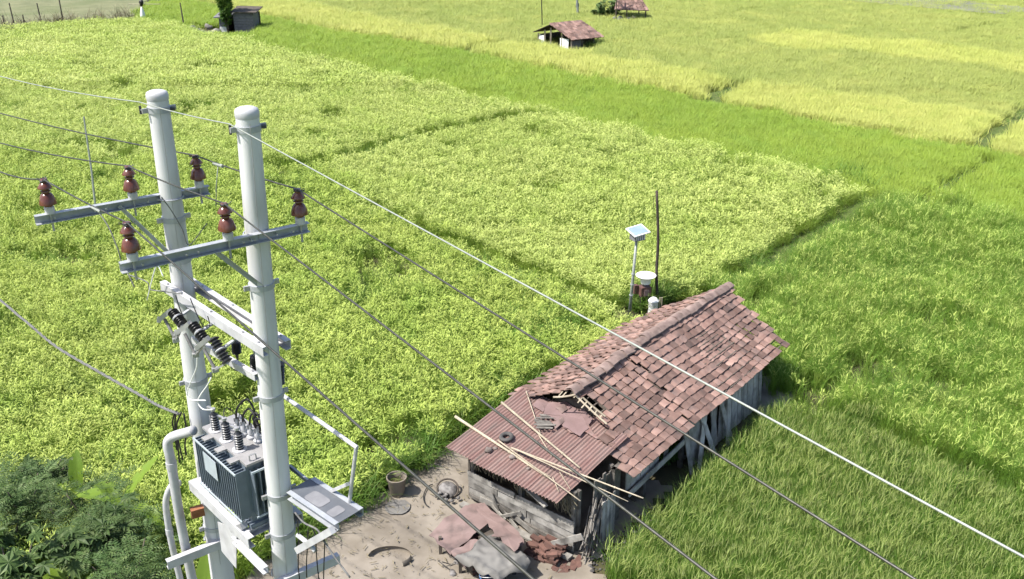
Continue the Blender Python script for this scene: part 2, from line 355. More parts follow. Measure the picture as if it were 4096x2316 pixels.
fA = px([(-900, 215), (0, 116), (170, 103), (430, 88)]+AB+AE[1:]+[(2800, 1135), (2600, 1285), (2400, 1400), (2184, 1505), (2080, 1585), (1960, 1668), (1803, 1748), (1680, 1853), (1400, 2036), (1250, 2112), (1100, 2185), (900, 2250), (600, 2340), (-1200, 2700)], ZC)
fB = px([(560, 25), (700, -30)]+BC+list(reversed(BE))+list(reversed(AB))[1:], ZC)
fC = px(BC+list(reversed(CD)), ZC)
fD = px(CD+[(4900, -60), (1100, -60)], ZC)
fD0 = px([(640, -40), (1100, -55)]+[(1100, -25), (1000, 40), (760, -10)], ZC)
fE = px(BE+[(4900, 2170)]+list(reversed(EF))+[(3120, 1540), (2900, 1300), (2800, 1135), (2916, 1090)]+list(reversed(AE))[1:], ZC)
fF = px(EF+[(4900, 3000), (2000, 3000), (2130, 2500), (2300, 2316), (2390, 2197), (2509, 2050), (2746, 1952), (2907, 1785), (3032, 1672)], ZC)
gaps = [(px([(1150, 668), (1288, 636), (1600, 555), (2116, 447)], ZC), 1.0), (px([(1500, 820), (1618, 872), (1755, 940), (1961, 1009), (2167, 1085), (2442, 1194)], ZC), .72),
        (px(AE, ZC), 1.0), (px(BC, ZC), .75), (px([(1852, 192), (1920, 172), (2010, 157)], ZC), 1.3), (px([(2790, 376), (2821, 383), (2880, 345), (2960, 320)], ZC), 1.5),
        (px([(3907, 572), (4012, 494), (4150, 400)], ZC), 1.5), (px([(3954, 616), (3823, 700), (3686, 782)], ZC), .9), (px(EF, ZC), .45),
        (px([(2950, 38), (3080, 18)], ZC), 1.0), (px([(3780, 122), (3980, 85)], ZC), 1.2), (px([(3700, 330), (4096, 395)], ZC), .5)]
for ln, wd in gaps:
    m = MB()
    L_ = [Vec(p) for p in ln]
    dens = [];
    for a, b in zip(L_[:-1], L_[1:]):
        n = max(1, int((b-a).length/.8)); dens += [a.lerp(b, i/n) for i in range(n)]
    dens.append(L_[-1])
    for i, p in enumerate(dens):
        t = (dens[min(i+1, len(dens)-1)]-dens[max(i-1, 0)]).normalized(); s_ = Vec((-t.y, t.x, 0)); wv = wd*.42*(1+.3*noise.noise(p*.8))
        m.v += [tuple(Vec((p.x, p.y, .006))+s_*wv*1.5), tuple(Vec((p.x, p.y, .14))+s_*wv*.6), tuple(Vec((p.x, p.y, .14))-s_*wv*.6), tuple(Vec((p.x, p.y, .006))-s_*wv*1.5)]
    for i in range(len(dens)-1):
        for k in range(3): m.f.append((i*4+k, i*4+k+1, i*4+k+5, i*4+k+4)); m.mi.append(0)
    tag(m.build('bund', 'bund'), kind='structure')

# ------------------------------------------------------------------ crop plants, scattered as stuff
def blade(m, base, az, ln, wd, lean, droop, segs=3, tw=0):
    """one arching leaf"""
    p = Vec(base); ang = lean; d0 = Vec((math.cos(az), math.sin(az), 0)); side = Vec((-d0.y, d0.x, 0)); vs = []
    side = (side+Vec((0, 0, 1))*tw).normalized()
    for i in range(segs+1):
        t = i/segs; wv = wd*(1-t**1.8*.92)*(.6+.4*min(1, t*3)); vs += [p-side*wv/2, p+side*wv/2]
        p = p+(d0*math.sin(ang)+Vec((0, 0, math.cos(ang))))*ln/segs; ang += droop/segs
    m._add(vs, [(2*i, 2*i+1, 2*i+3, 2*i+2) for i in range(segs)])
def clump(kind, seed):
    r = random.Random(seed); m = MB()
    if kind == 'ripe':
        for _ in range(46): blade(m, (r.gauss(0, .06), r.gauss(0, .06), 0), r.uniform(0, 6.28), r.uniform(.55, .85), r.uniform(.008, .013), r.uniform(.05, .4), r.uniform(.6, 2.0), 4, r.uniform(-.3, .3))
        m.cur = 1
        for _ in range(30):
            az = r.uniform(0, 6.28); rr = r.uniform(.02, .17); blade(m, (rr*math.cos(az), rr*math.sin(az), r.uniform(.5, .74)), az+r.uniform(-.5, .5), r.uniform(.08, .16), r.uniform(.018, .03), r.uniform(.2, .9), r.uniform(1.3, 2.4), 3, r.uniform(-.6, .6))
    elif kind == 'grass':
        wind = .9
        for _ in range(60): blade(m, (r.gauss(0, .05), r.gauss(0, .05), 0), wind+r.gauss(0, 1.5), r.uniform(.5, .95), r.uniform(.007, .011), r.uniform(.05, .35), r.uniform(.2, 1.5), 4, r.uniform(-.3, .3))
        m.cur = 1
        for _ in range(9): blade(m, (r.gauss(0, .09), r.gauss(0, .09), .55), wind+r.gauss(0, .7), r.uniform(.16, .28), .016, r.uniform(.1, .5), r.uniform(.9, 2.0), 3)
    elif kind == 'mixed':
        for _ in range(54): blade(m, (r.gauss(0, .055), r.gauss(0, .055), 0), .9+r.gauss(0, 1.4), r.uniform(.6, 1.0), r.uniform(.007, .012), r.uniform(.05, .35), r.uniform(.3, 1.5), 4, r.uniform(-.3, .3))
        m.cur = 1
        for _ in range(3+seed % 4*4):
            az = r.uniform(0, 6.28); rr = r.uniform(.0, .13); blade(m, (rr*math.cos(az), rr*math.sin(az), r.uniform(.52, .75)), az, r.uniform(.09, .2), r.uniform(.014, .022), r.uniform(.2, .8), r.uniform(1.2, 2.4), 3, r.uniform(-.5, .5))
    elif kind == 'far_ripe':
        for _ in range(52): blade(m, (r.gauss(0, .15), r.gauss(0, .15), 0), r.uniform(0, 6.28), r.uniform(.55, .8), r.uniform(.018, .028), r.uniform(.05, .4), r.uniform(.8, 2.0), 3, r.uniform(-.4, .4))
        m.cur = 1
        for _ in range(46): blade(m, (r.gauss(0, .17), r.gauss(0, .17), r.uniform(.48, .68)), r.uniform(0, 6.28), r.uniform(.1, .18), r.uniform(.028, .042), r.uniform(.3, 1.0), r.uniform(1.2, 2.2), 2, r.uniform(-.6, .6))
    elif kind == 'far_grass':
        for _ in range(46): blade(m, (r.gauss(0, .15), r.gauss(0, .15), 0), .9+r.gauss(0, 1.1), r.uniform(.5, .75), r.uniform(.025, .038), r.uniform(.05, .35), r.uniform(.4, 1.3), 3, r.uniform(-.3, .3))
    elif kind == 'weed':
        for _ in range(26): blade(m, (r.gauss(0, .08), r.gauss(0, .08), 0), r.uniform(0, 6.28), r.uniform(.35, .95), r.uniform(.012, .024), r.uniform(.1, .6), r.uniform(.6, 2.1), 5, r.uniform(-.3, .3))
    return m
LIB = {}
def library(kind, mats, n=5):
    key = (kind, mats)
    if key not in LIB:
        c = bpy.data.collections.new('plants_%s_%d' % (kind, len(LIB)))
        for i in range(n): c.objects.link(bpy.data.objects.new('plant_%d_%d' % (len(LIB), i), clump(kind, i*13+len(kind)).mesh('plant', list(mats))))
        LIB[key] = c
    return LIB[key]
def scatter(name, pts, lib, smin, smax, seed, label, cat, hz=None):
    """one object: plants set on surveyed points"""
    n = len(pts); g = np.random.default_rng(seed); me = bpy.data.meshes.new(name); me.from_pydata([tuple(p) for p in pts], [], [])
    a = me.attributes.new('rot', 'FLOAT_VECTOR', 'POINT'); rv = np.zeros((n, 3), np.float32); rv[:, 2] = g.uniform(-.6, .6, n) if 'grass' in lib.name else g.uniform(0, 6.28, n)
    rv[:, 0] = g.normal(0, .08, n); rv[:, 1] = g.normal(0, .08, n); a.data.foreach_set('vector', rv.ravel())
    a = me.attributes.new('scl', 'FLOAT_VECTOR', 'POINT'); s = g.uniform(smin, smax, n); sv = np.stack([s, s, s*(hz if hz is not None else 1)], 1).astype(np.float32); a.data.foreach_set('vector', sv.ravel())
    a = me.attributes.new('idx', 'INT', 'POINT'); a.data.foreach_set('value', g.integers(0, 5, n).astype(np.int32))
    ng = bpy.data.node_groups.new(name+'_nodes', 'GeometryNodeTree')
    ng.interface.new_socket('Geometry', in_out='INPUT', socket_type='NodeSocketGeometry'); ng.interface.new_socket('Geometry', in_out='OUTPUT', socket_type='NodeSocketGeometry')
    N = ng.nodes; L = ng.links; gi = N.new('NodeGroupInput'); go = N.new('NodeGroupOutput')
    ci = N.new('GeometryNodeCollectionInfo'); ci.inputs['Collection'].default_value = lib; ci.inputs['Separate Children'].default_value = True; ci.inputs['Reset Children'].default_value = True
    ip = N.new('GeometryNodeInstanceOnPoints'); ip.inputs['Pick Instance'].default_value = True
    def attr(nm, ty):
        q = N.new('GeometryNodeInputNamedAttribute'); q.data_type = ty; q.inputs['Name'].default_value = nm; return q.outputs['Attribute']
    e2r = N.new('FunctionNodeEulerToRotation'); L.new(attr('rot', 'FLOAT_VECTOR'), e2r.inputs[0])
    L.new(gi.outputs[0], ip.inputs['Points']); L.new(ci.outputs[0], ip.inputs['Instance']); L.new(attr('idx', 'INT'), ip.inputs['Instance Index'])
    L.new(e2r.outputs[0], ip.inputs['Rotation']); L.new(attr('scl', 'FLOAT_VECTOR'), ip.inputs['Scale']); L.new(ip.outputs[0], go.inputs[0])
    o = bpy.data.objects.new(name, me); col.objects.link(o); md = o.modifiers.new('scatter', 'NODES'); md.node_group = ng
    return tag(o, label, cat, kind='stuff')
hut_clear = px([(2120, 185), (2285, 228), (2400, 212), (2400, 180), (2290, 175)]); lamp_clear = px([(2440, 1330), (2460, 1245), (2560, 1200), (2690, 1195), (2760, 1230), (2700, 1330)]); shed_clear = px([(750, 110), (760, 152), (1010, 152), (1010, 120)])
G = np.random.default_rng(3)
def band(y0, y1, cell):
    ys = np.arange(y0, y1, cell); out = []
    for y in ys:
        half = .64*y+5; xs = np.arange(-half, half, cell); out.append(np.stack([xs, np.full(len(xs), y)], 1))
    p = np.concatenate(out); p += G.uniform(-.48, .48, p.shape)*cell
    return p
NEAR, MID, FAR = band(11, 33, .2), band(33, 58, .26), band(58, 122, .4)
def crop(pts, poly, extra_gap=0.0):
    x, y = pts[:, 0], pts[:, 1]; wb = .35*np.sin(x*1.9+1.3*np.sin(y*1.1))+.25*np.sin(y*3.1+x*.7); k = inpoly(x+wb, y+wb*.8, poly)
    idx = np.where(k)[0]; x = x[idx]; y = y[idx]; keep = np.ones(len(x), bool)
    wob = np.array([noise.noise(Vec((a*.9, b*.9, 0))) for a, b in zip(x, y)])
    for ln, wd in gaps: keep &= distline(x, y, ln) > wd*.5*(1+.9*wob)
    hx, hy = hl(x, y); keep &= ~((hx > -1.2) & (hx < 7.75) & (hy > -2.45) & (hy < 2.25))
    keep &= ~inpoly(x, y, yard_poly)
    keep &= ~inpoly(x, y, hut_clear) & ~inpoly(x, y, shed_clear) & ~inpoly(x, y, lamp_clear)
    return np.stack([x, y, np.zeros(len(x))], 1)[keep]
def thin(p, thr, sc_=.35, z=9.0):
    """natural gaps in the stand"""
    n = np.array([max(noise.noise(Vec((a*sc_, b*sc_, z))), .75*noise.noise(Vec((a*1.4, b*1.4, z)))) for a, b in p[:, :2]]); return p[(n < thr) | (G.random(len(p)) < .3)]
def hgt(p, base, amp, sc_=.3, z=4.0):
    return base+amp*np.array([noise.noise(Vec((a*sc_, b*sc_, z)))+.9*noise.noise(Vec((a*sc_*4.5, b*sc_*4.5, z))) for a, b in p[:, :2]])
def field(name, poly, near, mid, far, mats, hb, ha, label, seed, thr=.38, cut=None, inside=True):
    for src, kind, s0, s1, nm in ((NEAR, near, .85, 1.12, 'nearest part'), (MID, mid, 1.0, 1.3, 'middle part'), (FAR, far, 1.25, 1.6, 'farthest part')):
        p = crop(src, poly)
        if cut and len(p): k_ = inpoly(p[:, 0]+.6*np.sin(p[:, 1]*1.3), p[:, 1]+.8*np.sin(p[:, 0]*.9), cut); p = p[k_ if inside else ~k_]
        if len(p) < 20 or not kind: continue
        p = thin(p, thr)
        scatter(name, p, library(kind, mats), s0, s1, seed, label % nm, 'rice', hgt(p, hb, ha)); seed += 1
split = px([(-1500, 470), (0, 590), (700, 640), (1288, 636), (1420, 760), (1500, 820), (1618, 872), (1755, 940), (1961, 1009), (2167, 1085), (2442, 1194), (2620, 1290)], ZC)
up_half = split+px([(3600, 1290), (3600, 600), (585, 60), (-1500, -60)], ZC)
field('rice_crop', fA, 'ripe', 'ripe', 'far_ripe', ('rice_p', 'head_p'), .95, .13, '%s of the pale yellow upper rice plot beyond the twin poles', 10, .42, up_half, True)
field('rice_crop', fA, 'ripe', 'ripe', 'far_ripe', ('rice_a', 'head_a'), 1.0, .2, '%s of the lime green lower rice plot around the twin poles', 15, .3, up_half, False)
field('rice_crop', fB, 'grass', 'far_grass', 'far_grass', ('rice_b', 'rice_b'), .72, .06, '%s of the bright green rice strip beyond the yellow field', 20, .6)
field('rice_crop', fC, 'far_grass', 'far_grass', 'far_grass', ('rice_c', 'rice_c'), .85, .06, '%s of the pale yellow rice strip in front of the small hut', 30, .6)
band2 = px([(3100, 112), (3239, 124), (3700, 165), (4096, 215), (4900, 320), (4900, 420), (4096, 285), (3700, 225), (3355, 195), (3000, 165)], ZC)
field('rice_crop', fD, None, 'far_grass', 'far_grass', ('rice_d', 'rice_d'), .7, .08, '%s of the dull green rice fields behind the small hut', 40, .6, band2, False)
field('rice_crop', fD, None, 'far_grass', 'far_grass', ('rice_c', 'rice_c'), .75, .08, '%s of the pale band across the upper right rice fields', 47, .6, band2, True)
field('rice_crop', fD0, None, 'far_grass', 'far_grass', ('rice_d', 'rice_d'), .7, .08, '%s of the dull green rice beyond the grey shed', 44, .6)
field('rice_crop', fE, 'mixed', 'mixed', 'far_ripe', ('rice_e', 'head_e'), 1.05, .22, '%s of the tall streaky green rice field right of the farmhouse', 50)
field('rice_crop', fF, 'grass', 'grass', None, ('rice_f', 'head_f'), .95, .12, '%s of the dark green rice field in the lower right corner', 60, .6)
def along(line, wd, step, seed):
    g = random.Random(seed); out = []
    for a, b in zip(line[:-1], line[1:]):
        a, b = Vec(a), Vec(b); n = int((b-a).length/step)
        t = (b-a).normalized(); s_ = Vec((-t.y, t.x, 0))
        for i in range(n):
            p = a.lerp(b, (i+g.random())/n)+s_*g.gauss(0, wd); out.append((p.x, p.y, .02))
    return np.array(out)
edge = px([(2110, 1560), (1960, 1672), (1803, 1752), (1680, 1857), (1400, 2040), (1250, 2116), (1100, 2190), (900, 2255)], 0)
scatter('grass', along(edge, .16, .07, 1), library('weed', ('weed',)), .8, 1.25, 71, 'long dark grass arching along the edge of the sandy yard', 'grass')
scatter('grass', np.concatenate([along(ln, wd*.3, .14 if ln[0].y > 40 else .1, i) for i, (ln, wd) in enumerate(gaps) if i not in (8,)]), library('weed', ('weed',)), .4, .75, 72, 'dark green grass growing on the low banks between the fields', 'grass')
behind = np.concatenate([along([hw(1.2, 2.35), hw(7.8, 2.35)], .12, .12, 5), along([P(2520, 1240), P(2750, 1180)], .22, .03, 6), along([P(2980, 1080, .3), P(3010, 1060, .3)], .4, .03, 8), along([hw(7.9, 1.8), hw(8.0, -1.2)], .15, .1, 7)])
scatter('grass', behind, library('weed', ('weed',)), .8, 1.3, 73, 'tall dark grass growing behind the tiled farmhouse', 'grass')
spots = [(3380, 690), (2440, 600), (2300, 640), (2700, 680), (2480, 555), (1560, 600), (900, 330), (1050, 330), (1180, 380), (780, 300), (560, 420), (350, 520), (1330, 700), (1700, 760), (1900, 1130), (2050, 1260), (2160, 1310), (2100, 1330), (1500, 1350), (1650, 1500), (1300, 1480), (1560, 1150), (330, 900), (200, 1050), (2720, 880), (2850, 960), (1100, 760), (1160, 820), (1250, 560), (120, 330), (230, 260), (420, 240)]
wp = []
for x_, y_ in spots:
    c = P(x_, y_, .5); sg_ = .25+c.y*.012
    for _ in range(int(14+c.y*.5)): wp.append((c.x+G.normal(0, sg_*1.7), c.y+G.normal(0, sg_), .12))
scatter('weeds', np.array(wp), library('weed', ('weed_green',)), .75, 1.15, 76, 'dark green weed patches standing out of the yellow rice', 'weeds')
verge = np.concatenate([along([hw(-.3, -2.5), hw(7.2, -2.45)], .12, .12, 9)])
scatter('grass', verge, library('weed', ('weed',)), .4, .8, 74, 'low shaded grass along the right wall of the farmhouse', 'grass')

# ------------------------------------------------------------------ the tiled farmhouse (built in its own frame: x along the ridge, y to the left)
house = thing('farmhouse', 'long low farmhouse with patched clay tile roof and grey plank walls beside the sandy yard', 'farmhouse', HO, rz=HR)
X0, X1, RZ, EZ, YE = 1.0, 8.2, 2.55, 1.5, 2.0
CR = 3.35                                     # crack across the right slope
def ridge_z(x): return RZ-.12*max(0, (3.2-x)/2.6)**1.3+.02*math.sin(x*1.9)-.03*math.sin(x*.8+1)
def slope_pt(side, x, s, lift=0.0):
    """s: 0 ridge, 1 eave; side -1 right, +1 left"""
    zr = ridge_z(x); sag = -.05*math.sin(math.pi*s)*(1+.5*math.sin(x*1.3)); dz = -.05 if (side < 0 and x < CR-(.25*s)) else 0
    ez = EZ+.03*math.sin(x*1.1+side)
    n = Vec((0, side*.46, .89))
    return Vec((x, side*YE*s, zr+(ez-zr)*s+sag+dz))+n*lift
rt = thing('tmp', 'x', 'y', (0, 0, 0)); bpy.data.objects.remove(rt)
roof = MB()
for i in range(13):                            # rafters
    x = X0+.62+i*(X1-X0-.8)/12
    for sd_ in (-1, 1): roof.beam(slope_pt(sd_, x, .02, -.075), slope_pt(sd_, x, .98 if sd_ < 0 else (.84 if x < 6.3 else .84-.3*(x-6.3)), -.075), .05, .07, (0, 0, 1))
roof.beam((X0+.25, 0, ridge_z(X0)-.1), (X1-.05, 0, ridge_z(X1)-.1), .08, .1)
for sd_ in (-1, 1):                            # battens under the tiles
    for k in range(11 if sd_ < 0 else 9):
        for a, b in ((X0+.45, CR-.3), (CR, X1-.3 if sd_ < 0 else 7.7-1.6*max(0, k/9-.5))): roof.beam(slope_pt(sd_, a, .04+k*.092, -.033), slope_pt(sd_, b, .04+k*.092, -.033), .03, .016)
roof_o = roof.build('roof', 'dark_wood', house)
def tile_mesh(seed):
    r = random.Random(seed); m = MB(); W, Lg, t = .252, .235, .018; n = 4; prof = []
    for i in range(n+1):
        u = i/n; prof.append((-W/2+W*u, .009*math.sin(u*2*math.pi*.75-.4)))
    chip = r.uniform(-.012, .012)
    top = [(x, -Lg/2-(chip if i == 1 else 0), z+.02) for i, (x, z) in enumerate(prof)]; back = [(x, Lg/2, z-.012) for x, z in prof]
    vs = top+back+[(x, y, z-t) for x, y, z in top]+[(x, y, z-t) for x, y, z in back]; k = n+1; fs = []
    for i in range(n):
        fs += [(i, i+1, k+i+1, k+i), (2*k+i, i+1+2*k, i+1, i)]
    fs += [(0, k, 3*k, 2*k), (n, 2*k+n, 3*k+n, k+n)]
    return m._add(vs, fs).mesh('roof_tile', 'tile')
TM = [tile_mesh(i) for i in range(4)]
rows, tw = 12, .247
tiles = []
for sd_ in (-1, 1):
    for k in range(rows):
        s = (k+.62)/rows
        xs = X0+.05+rnd.uniform(0, .05)
        if sd_ < 0: x0 = 1.26-.78*s+(.1 if k % 2 else 0)
        else: x0 = 1.2+.1*s+rnd.uniform(-.05, .08)
        if sd_ > 0 and s > .9: continue
        x = x0+tw/2; 
        xe = 8.28-.36*s if sd_ < 0 else (8.28-1.0*s if s < .62 else 7.7-5.0*(s-.62))
        while x < xe:
            if sd_ < 0:
                gone = (x < 1.62 and .06 < s < .36) or (x < 1.3 and .36 <= s < .5)
                gone = gone or (x > 7.5 and s > .88 and x < 7.66)
            else: gone = (s > .9 and rnd.random() < .08)
            if not gone: tiles.append((sd_, x, s, k))
            x += tw*rnd.uniform(.97, 1.03)
            if sd_ < 0 and x-tw < CR-.25*s-tw/2 < x: x += .02
def tile_xf(sd_, x, s):
    p = slope_pt(sd_, x, s, .008+rnd.uniform(-.004, .008)); e = slope_pt(sd_, x, min(1.0, s+.05)); b_ = slope_pt(sd_, x, s-.05)
    dn = (e-b_).normalized(); ax = Vec((1, 0, 0)) if sd_ < 0 else Vec((-1, 0, 0)); up = ax.cross(-dn).normalized()
    # tile local: x across, -y down the slope, z out
    m = Matrix((ax, -dn, up)).transposed(); jit = Euler((rnd.gauss(0, .05), rnd.gauss(0, .05) if sd_ < 0 else -rnd.uniform(.08, .26), rnd.gauss(0, .055))).to_matrix()
    return p, m@jit
def size_key(t):
    p = hw(*slope_pt(t[0], t[1], t[2])[:2]); return (0 if t[0] < 0 else 1, (p-cam.location).length)
tiles.sort(key=size_key)
for sd_, x, s, k in tiles[:300]:
    p, m3 = tile_xf(sd_, x, s)
    o = bpy.data.objects.new('roof_tile', TM[rnd.randrange(4)]); col.objects.link(o); o.parent = roof_o
    o.matrix_local = Matrix.Translation(p)@m3.to_4x4()
rest = MB()
for sd_, x, s, k in tiles[300:]:
    p, m3 = tile_xf(sd_, x, s); me = TM[rnd.randrange(4)]
    rest._add([p+m3@v.co for v in me.vertices], [tuple(q.vertices) for q in me.polygons])
# the joined tiles vary tile by tile through an island-random material
tm2 = M['tile'].copy(); M['tile_many'] = tm2
for lk in list(tm2.node_tree.links):
    if lk.from_node.type == 'OBJECT_INFO':
        g_ = tm2.node_tree.nodes.get('isl') or tm2.node_tree.nodes.new('ShaderNodeNewGeometry'); g_.name = 'isl'
        tm2.node_tree.links.new(g_.outputs['Random Per Island'], lk.to_socket)
tag(rest.build('roof_tile_cover', 'tile_many', roof_o), kind='stuff')
rm = [MB().grid(lambda u, v, q=i: Vec((-.17+.34*u, (v-.5)*.3, .075*math.sin(math.pi*v)+.018*noise.noise(Vec((u*4, v*4, q*9.3))))), 4, 6) for i in range(3)]
rmm = []
for g_ in rm:
    n_ = len(g_.v); g_.v += [(a, b, c-.035) for a, b, c in g_.v]; top_ = list(g_.f)
    g_.f += [tuple(n_+i for i in reversed(f)) for f in top_]; g_.mi = [0]*len(g_.f); rmm.append(g_.mesh('ridge_tile', 'ridge_mortar', True))
x = 1.3
while x < 8.3:
    o = link_mesh('ridge_tile', rmm[rnd.randrange(3)], roof_o, (x, rnd.gauss(0, .012), ridge_z(x)-.005+rnd.uniform(-.012, .012)), (rnd.gauss(0, .06), rnd.gauss(0, .05), rnd.gauss(0, .05)), (1, 1, 1)); x += .29
# bamboo rake and a broken purlin at the open gable
for q, (a, b) in enumerate((((1.22, -.02, 2.4), (1.2, -.95, 1.98)), ((1.32, -.06, 2.38), (1.36, -.8, 2.03)), ((.95, .3, 2.28), (1.2, -.1, 2.38)))):
    MB().tube(cat_sag(a, b, .02, 5), .022, 6).build('rake_pole', 'bamboo', roof_o)
for k in range(9):
    y = .3-.13*k; MB().beam((1.3, y, 2.41-abs(y)*.46), (1.16+rnd.uniform(-.1, .05), y-.02, 2.37-abs(y)*.46), .03, .012).build('batten_end', 'bamboo', roof_o)
# walls
def plank_wall(name, a, b, z0, z1, n, material, th=.025, skip=(), jitter=.03, lean=0.0, outward=(0, -1)):
    """upright planks, each a piece of its own"""
    a, b = Vec((a[0], a[1], 0)), Vec((b[0], b[1], 0)); d = (b-a).normalized(); L_ = (b-a).length; ow = Vec((outward[0], outward[1], 0)); w_ = L_/n
    for i in range(n):
        if i in skip: continue
        c = a+d*(i+.5)*w_; top = z1+rnd.uniform(-.08, .04); bot = z0+rnd.uniform(0, .04); sl = rnd.gauss(0, jitter)
        p0 = Vec((c.x, c.y, bot))+ow*(rnd.uniform(0, .02)+lean); p1 = Vec((c.x, c.y, top))+d*sl
        MB().beam(p0, p1, w_*rnd.uniform(.84, .97), th, Vec((ow.x, ow.y, 0))).build('plank', material, name)
wall_r = MB()
for x in (.55, 1.75, 3.4, 5.3, 7.2): wall_r.beam((x, -1.6, -.02), (x, -1.6, 1.5), .1, .1)
wall_r.beam((.5, -1.6, 1.46), (7.25, -1.6, 1.46), .09, .08).beam((3.4, -1.66, .25), (7.2, -1.66, .25), .05, .06)
wall_r = wall_r.build('wall', 'old_wood', house)
plank_wall(wall_r, (5.35, -1.7), (7.15, -1.7), .02, 1.42, 11, 'pale_plank', jitter=.02, lean=.1)
plank_wall(wall_r, (3.45, -1.7), (5.25, -1.7), .02, 1.4, 8, 'pale_plank', jitter=.22, skip=(3,), lean=.12)
plank_wall(wall_r, (.9, -1.68), (2.6, -1.68), .75, 1.38, 9, 'pale_plank', jitter=.02, skip=(7,))
for a, b in (((4.3, -2.05, .0), (3.9, -1.72, 1.35)), ((4.9, -2.05, .0), (5.3, -1.75, 1.4)), ((3.6, -2.0, 0), (4.15, -1.75, 1.3)), ((5.2, -2.0, 0), (4.7, -1.78, 1.42)), ((3.35, -1.95, 0), (3.2, -1.75, 1.2))):
    MB().beam(a, b, .16, .022, (0, -1, .3)).build('leaning_plank', 'pale_plank', wall_r)
MB().beam((.9, -1.78, .72), (3.3, -1.78, .9), .03, .14).build('rail', 'pale_plank', wall_r)
wall_l = MB().box((4.1, 1.6, .7), (6.4, .05, 1.4)); wall_l.build('back_wall', 'dark_wood', house)
MB().box((7.25, 0, .72), (.05, 3.1, 1.44)).build('gable_wall', 'old_wood', house)
MB().slab([(7.3, -1.5, 1.45), (7.3, 1.5, 1.45), (7.3, 0, 2.26)], .04).build('gable_board', 'old_wood', house)
MB().slab([(1.55, 1.55, 0.0), (1.55, -1.55, 0.0), (1.55, -1.5, 1.42), (1.55, 0, 2.1), (1.55, 1.5, 1.42)], .04).build('inner_wall', 'dark_wood', house)
# the lean-to with its rusty corrugated roof
sx0, sx1, sy0, sy1 = -1.12, 1.42, -1.4, 1.58
def shed_z(x): return 1.5+.30*(x-sx0)/(sx1-sx0)
nsh = 4
for q in range(nsh):                           # four overlapping corrugated sheets
    ya, yb = sy0+(sy1-sy0)*q/nsh-.02, sy0+(sy1-sy0)*(q+1)/nsh+.02; e0, e1 = rnd.uniform(-.05, .04), rnd.uniform(-.06, .1)
    def cg(u, v, ya=ya, yb=yb, q=q, e0=e0, e1=e1):
        y = ya+(yb-ya)*v; x = sx0+e0+(sx1+e1-sx0-e0)*u
        return Vec((x, y, shed_z(x)+.019*math.sin(y*2*math.pi/.085)+.006*(q % 2)+.025*noise.noise(Vec((x*1.2, y*1.2, 2)))))
    g_ = MB().grid(cg, 10, 60); n_ = len(g_.v); top_ = list(g_.f); g_.v += [(a, b, c-.004) for a, b, c in g_.v]
    g_.f += [tuple(n_+i for i in reversed(f)) for f in top_]; g_.mi = [0]*len(g_.f)
    lean_to = g_.build('corrugated_sheet', 'rust_sheet', house, True)
fw = MB()
for y in (-1.45, -.1, 1.25): fw.beam((-.62, y, -.02), (-.62, y, 1.5), .09, .09)
fw.beam((-.62, -1.5, 1.47), (-.62, 1.3, 1.47), .07, .07).beam((-.7, -1.5, .2), (-.7, 1.25, .2), .1, .08)
fw = fw.build('front_wall', 'old_wood', house)
z = .12
for k in range(5):                             # weathered boards, some in two lengths
    hgt_ = rnd.uniform(.13, .19); cut = rnd.uniform(-.5, .7)
    for a, b in ((-1.52-rnd.uniform(0, .1), cut-.01), (cut+.01, 1.3)):
        tilt = rnd.gauss(0, .02)
        MB().beam((-.7-.012*k+rnd.uniform(-.01, .01), a, z+hgt_/2-tilt), (-.7-.012*k, b, z+hgt_/2+tilt), .022, hgt_*.96).build('board', 'wall_board', fw)
    z += hgt_
MB().beam((-.95, -1.0, 1.12), (-.8, -.35, 1.2), .1, .03).build('loose_board', 'wall_board', fw)
for k in range(7):
    y = rnd.uniform(-1.3, 1.2); MB().beam((-.86-rnd.random()*.12, y, .1+rnd.random()*.3), (-.79, y+rnd.choice((-1, 1))*rnd.uniform(.3, .9), .25+rnd.random()*.5), .025, rnd.uniform(.06, .14)).build('leaning_board', 'wall_board', fw)
MB().beam((-.98, 1.3, .1), (-.9, -1.6, .12), .16, .05).build('ledge', 'wall_board', fw)
th = MB()
for k in range(220):
    y = rnd.uniform(-1.4, 1.3); x = -.66+rnd.uniform(-.06, .02); zt = rnd.uniform(1.15, 1.42); ln = rnd.uniform(.15, .5)
    th.beam((x, y, zt), (x-rnd.uniform(-.02, .08), y+rnd.uniform(-.25, .1), zt-ln*.6), .012, .006)
tag(th.build('hanging_thatch', 'thatch', fw), kind='stuff')
sw = MB()
for x in (-.55, .6): sw.beam((x, -1.5, -.02), (x, -1.5, 1.52), .08, .08)
sw = sw.build('side_wall', 'old_wood', house)
plank_wall(sw, (-.1, -1.56), (.85, -1.56), .02, 1.5, 9, 'old_wood', jitter=.02)
plank_wall(sw, (-.1, -1.75), (.45, -1.72), .02, 1.05, 7, 'pale_plank', th=.02, jitter=.02)
for k in range(26):
    x = rnd.uniform(-.6, -.05); MB().tube([(x-.3, -1.9+rnd.uniform(-.1, .12), .05+k*.03), (x+.35, -1.62+rnd.uniform(-.06, .1), .45+k*.032)], .016, 5).build('stick', 'old_wood', sw)
MB().box((.1, 1.4, .7), (1.4, .05, 1.4)).build('back_wall', 'dark_wood', house)
def roofp(x, y, up=0.0): return hw(x, y, shed_z(x)+up)
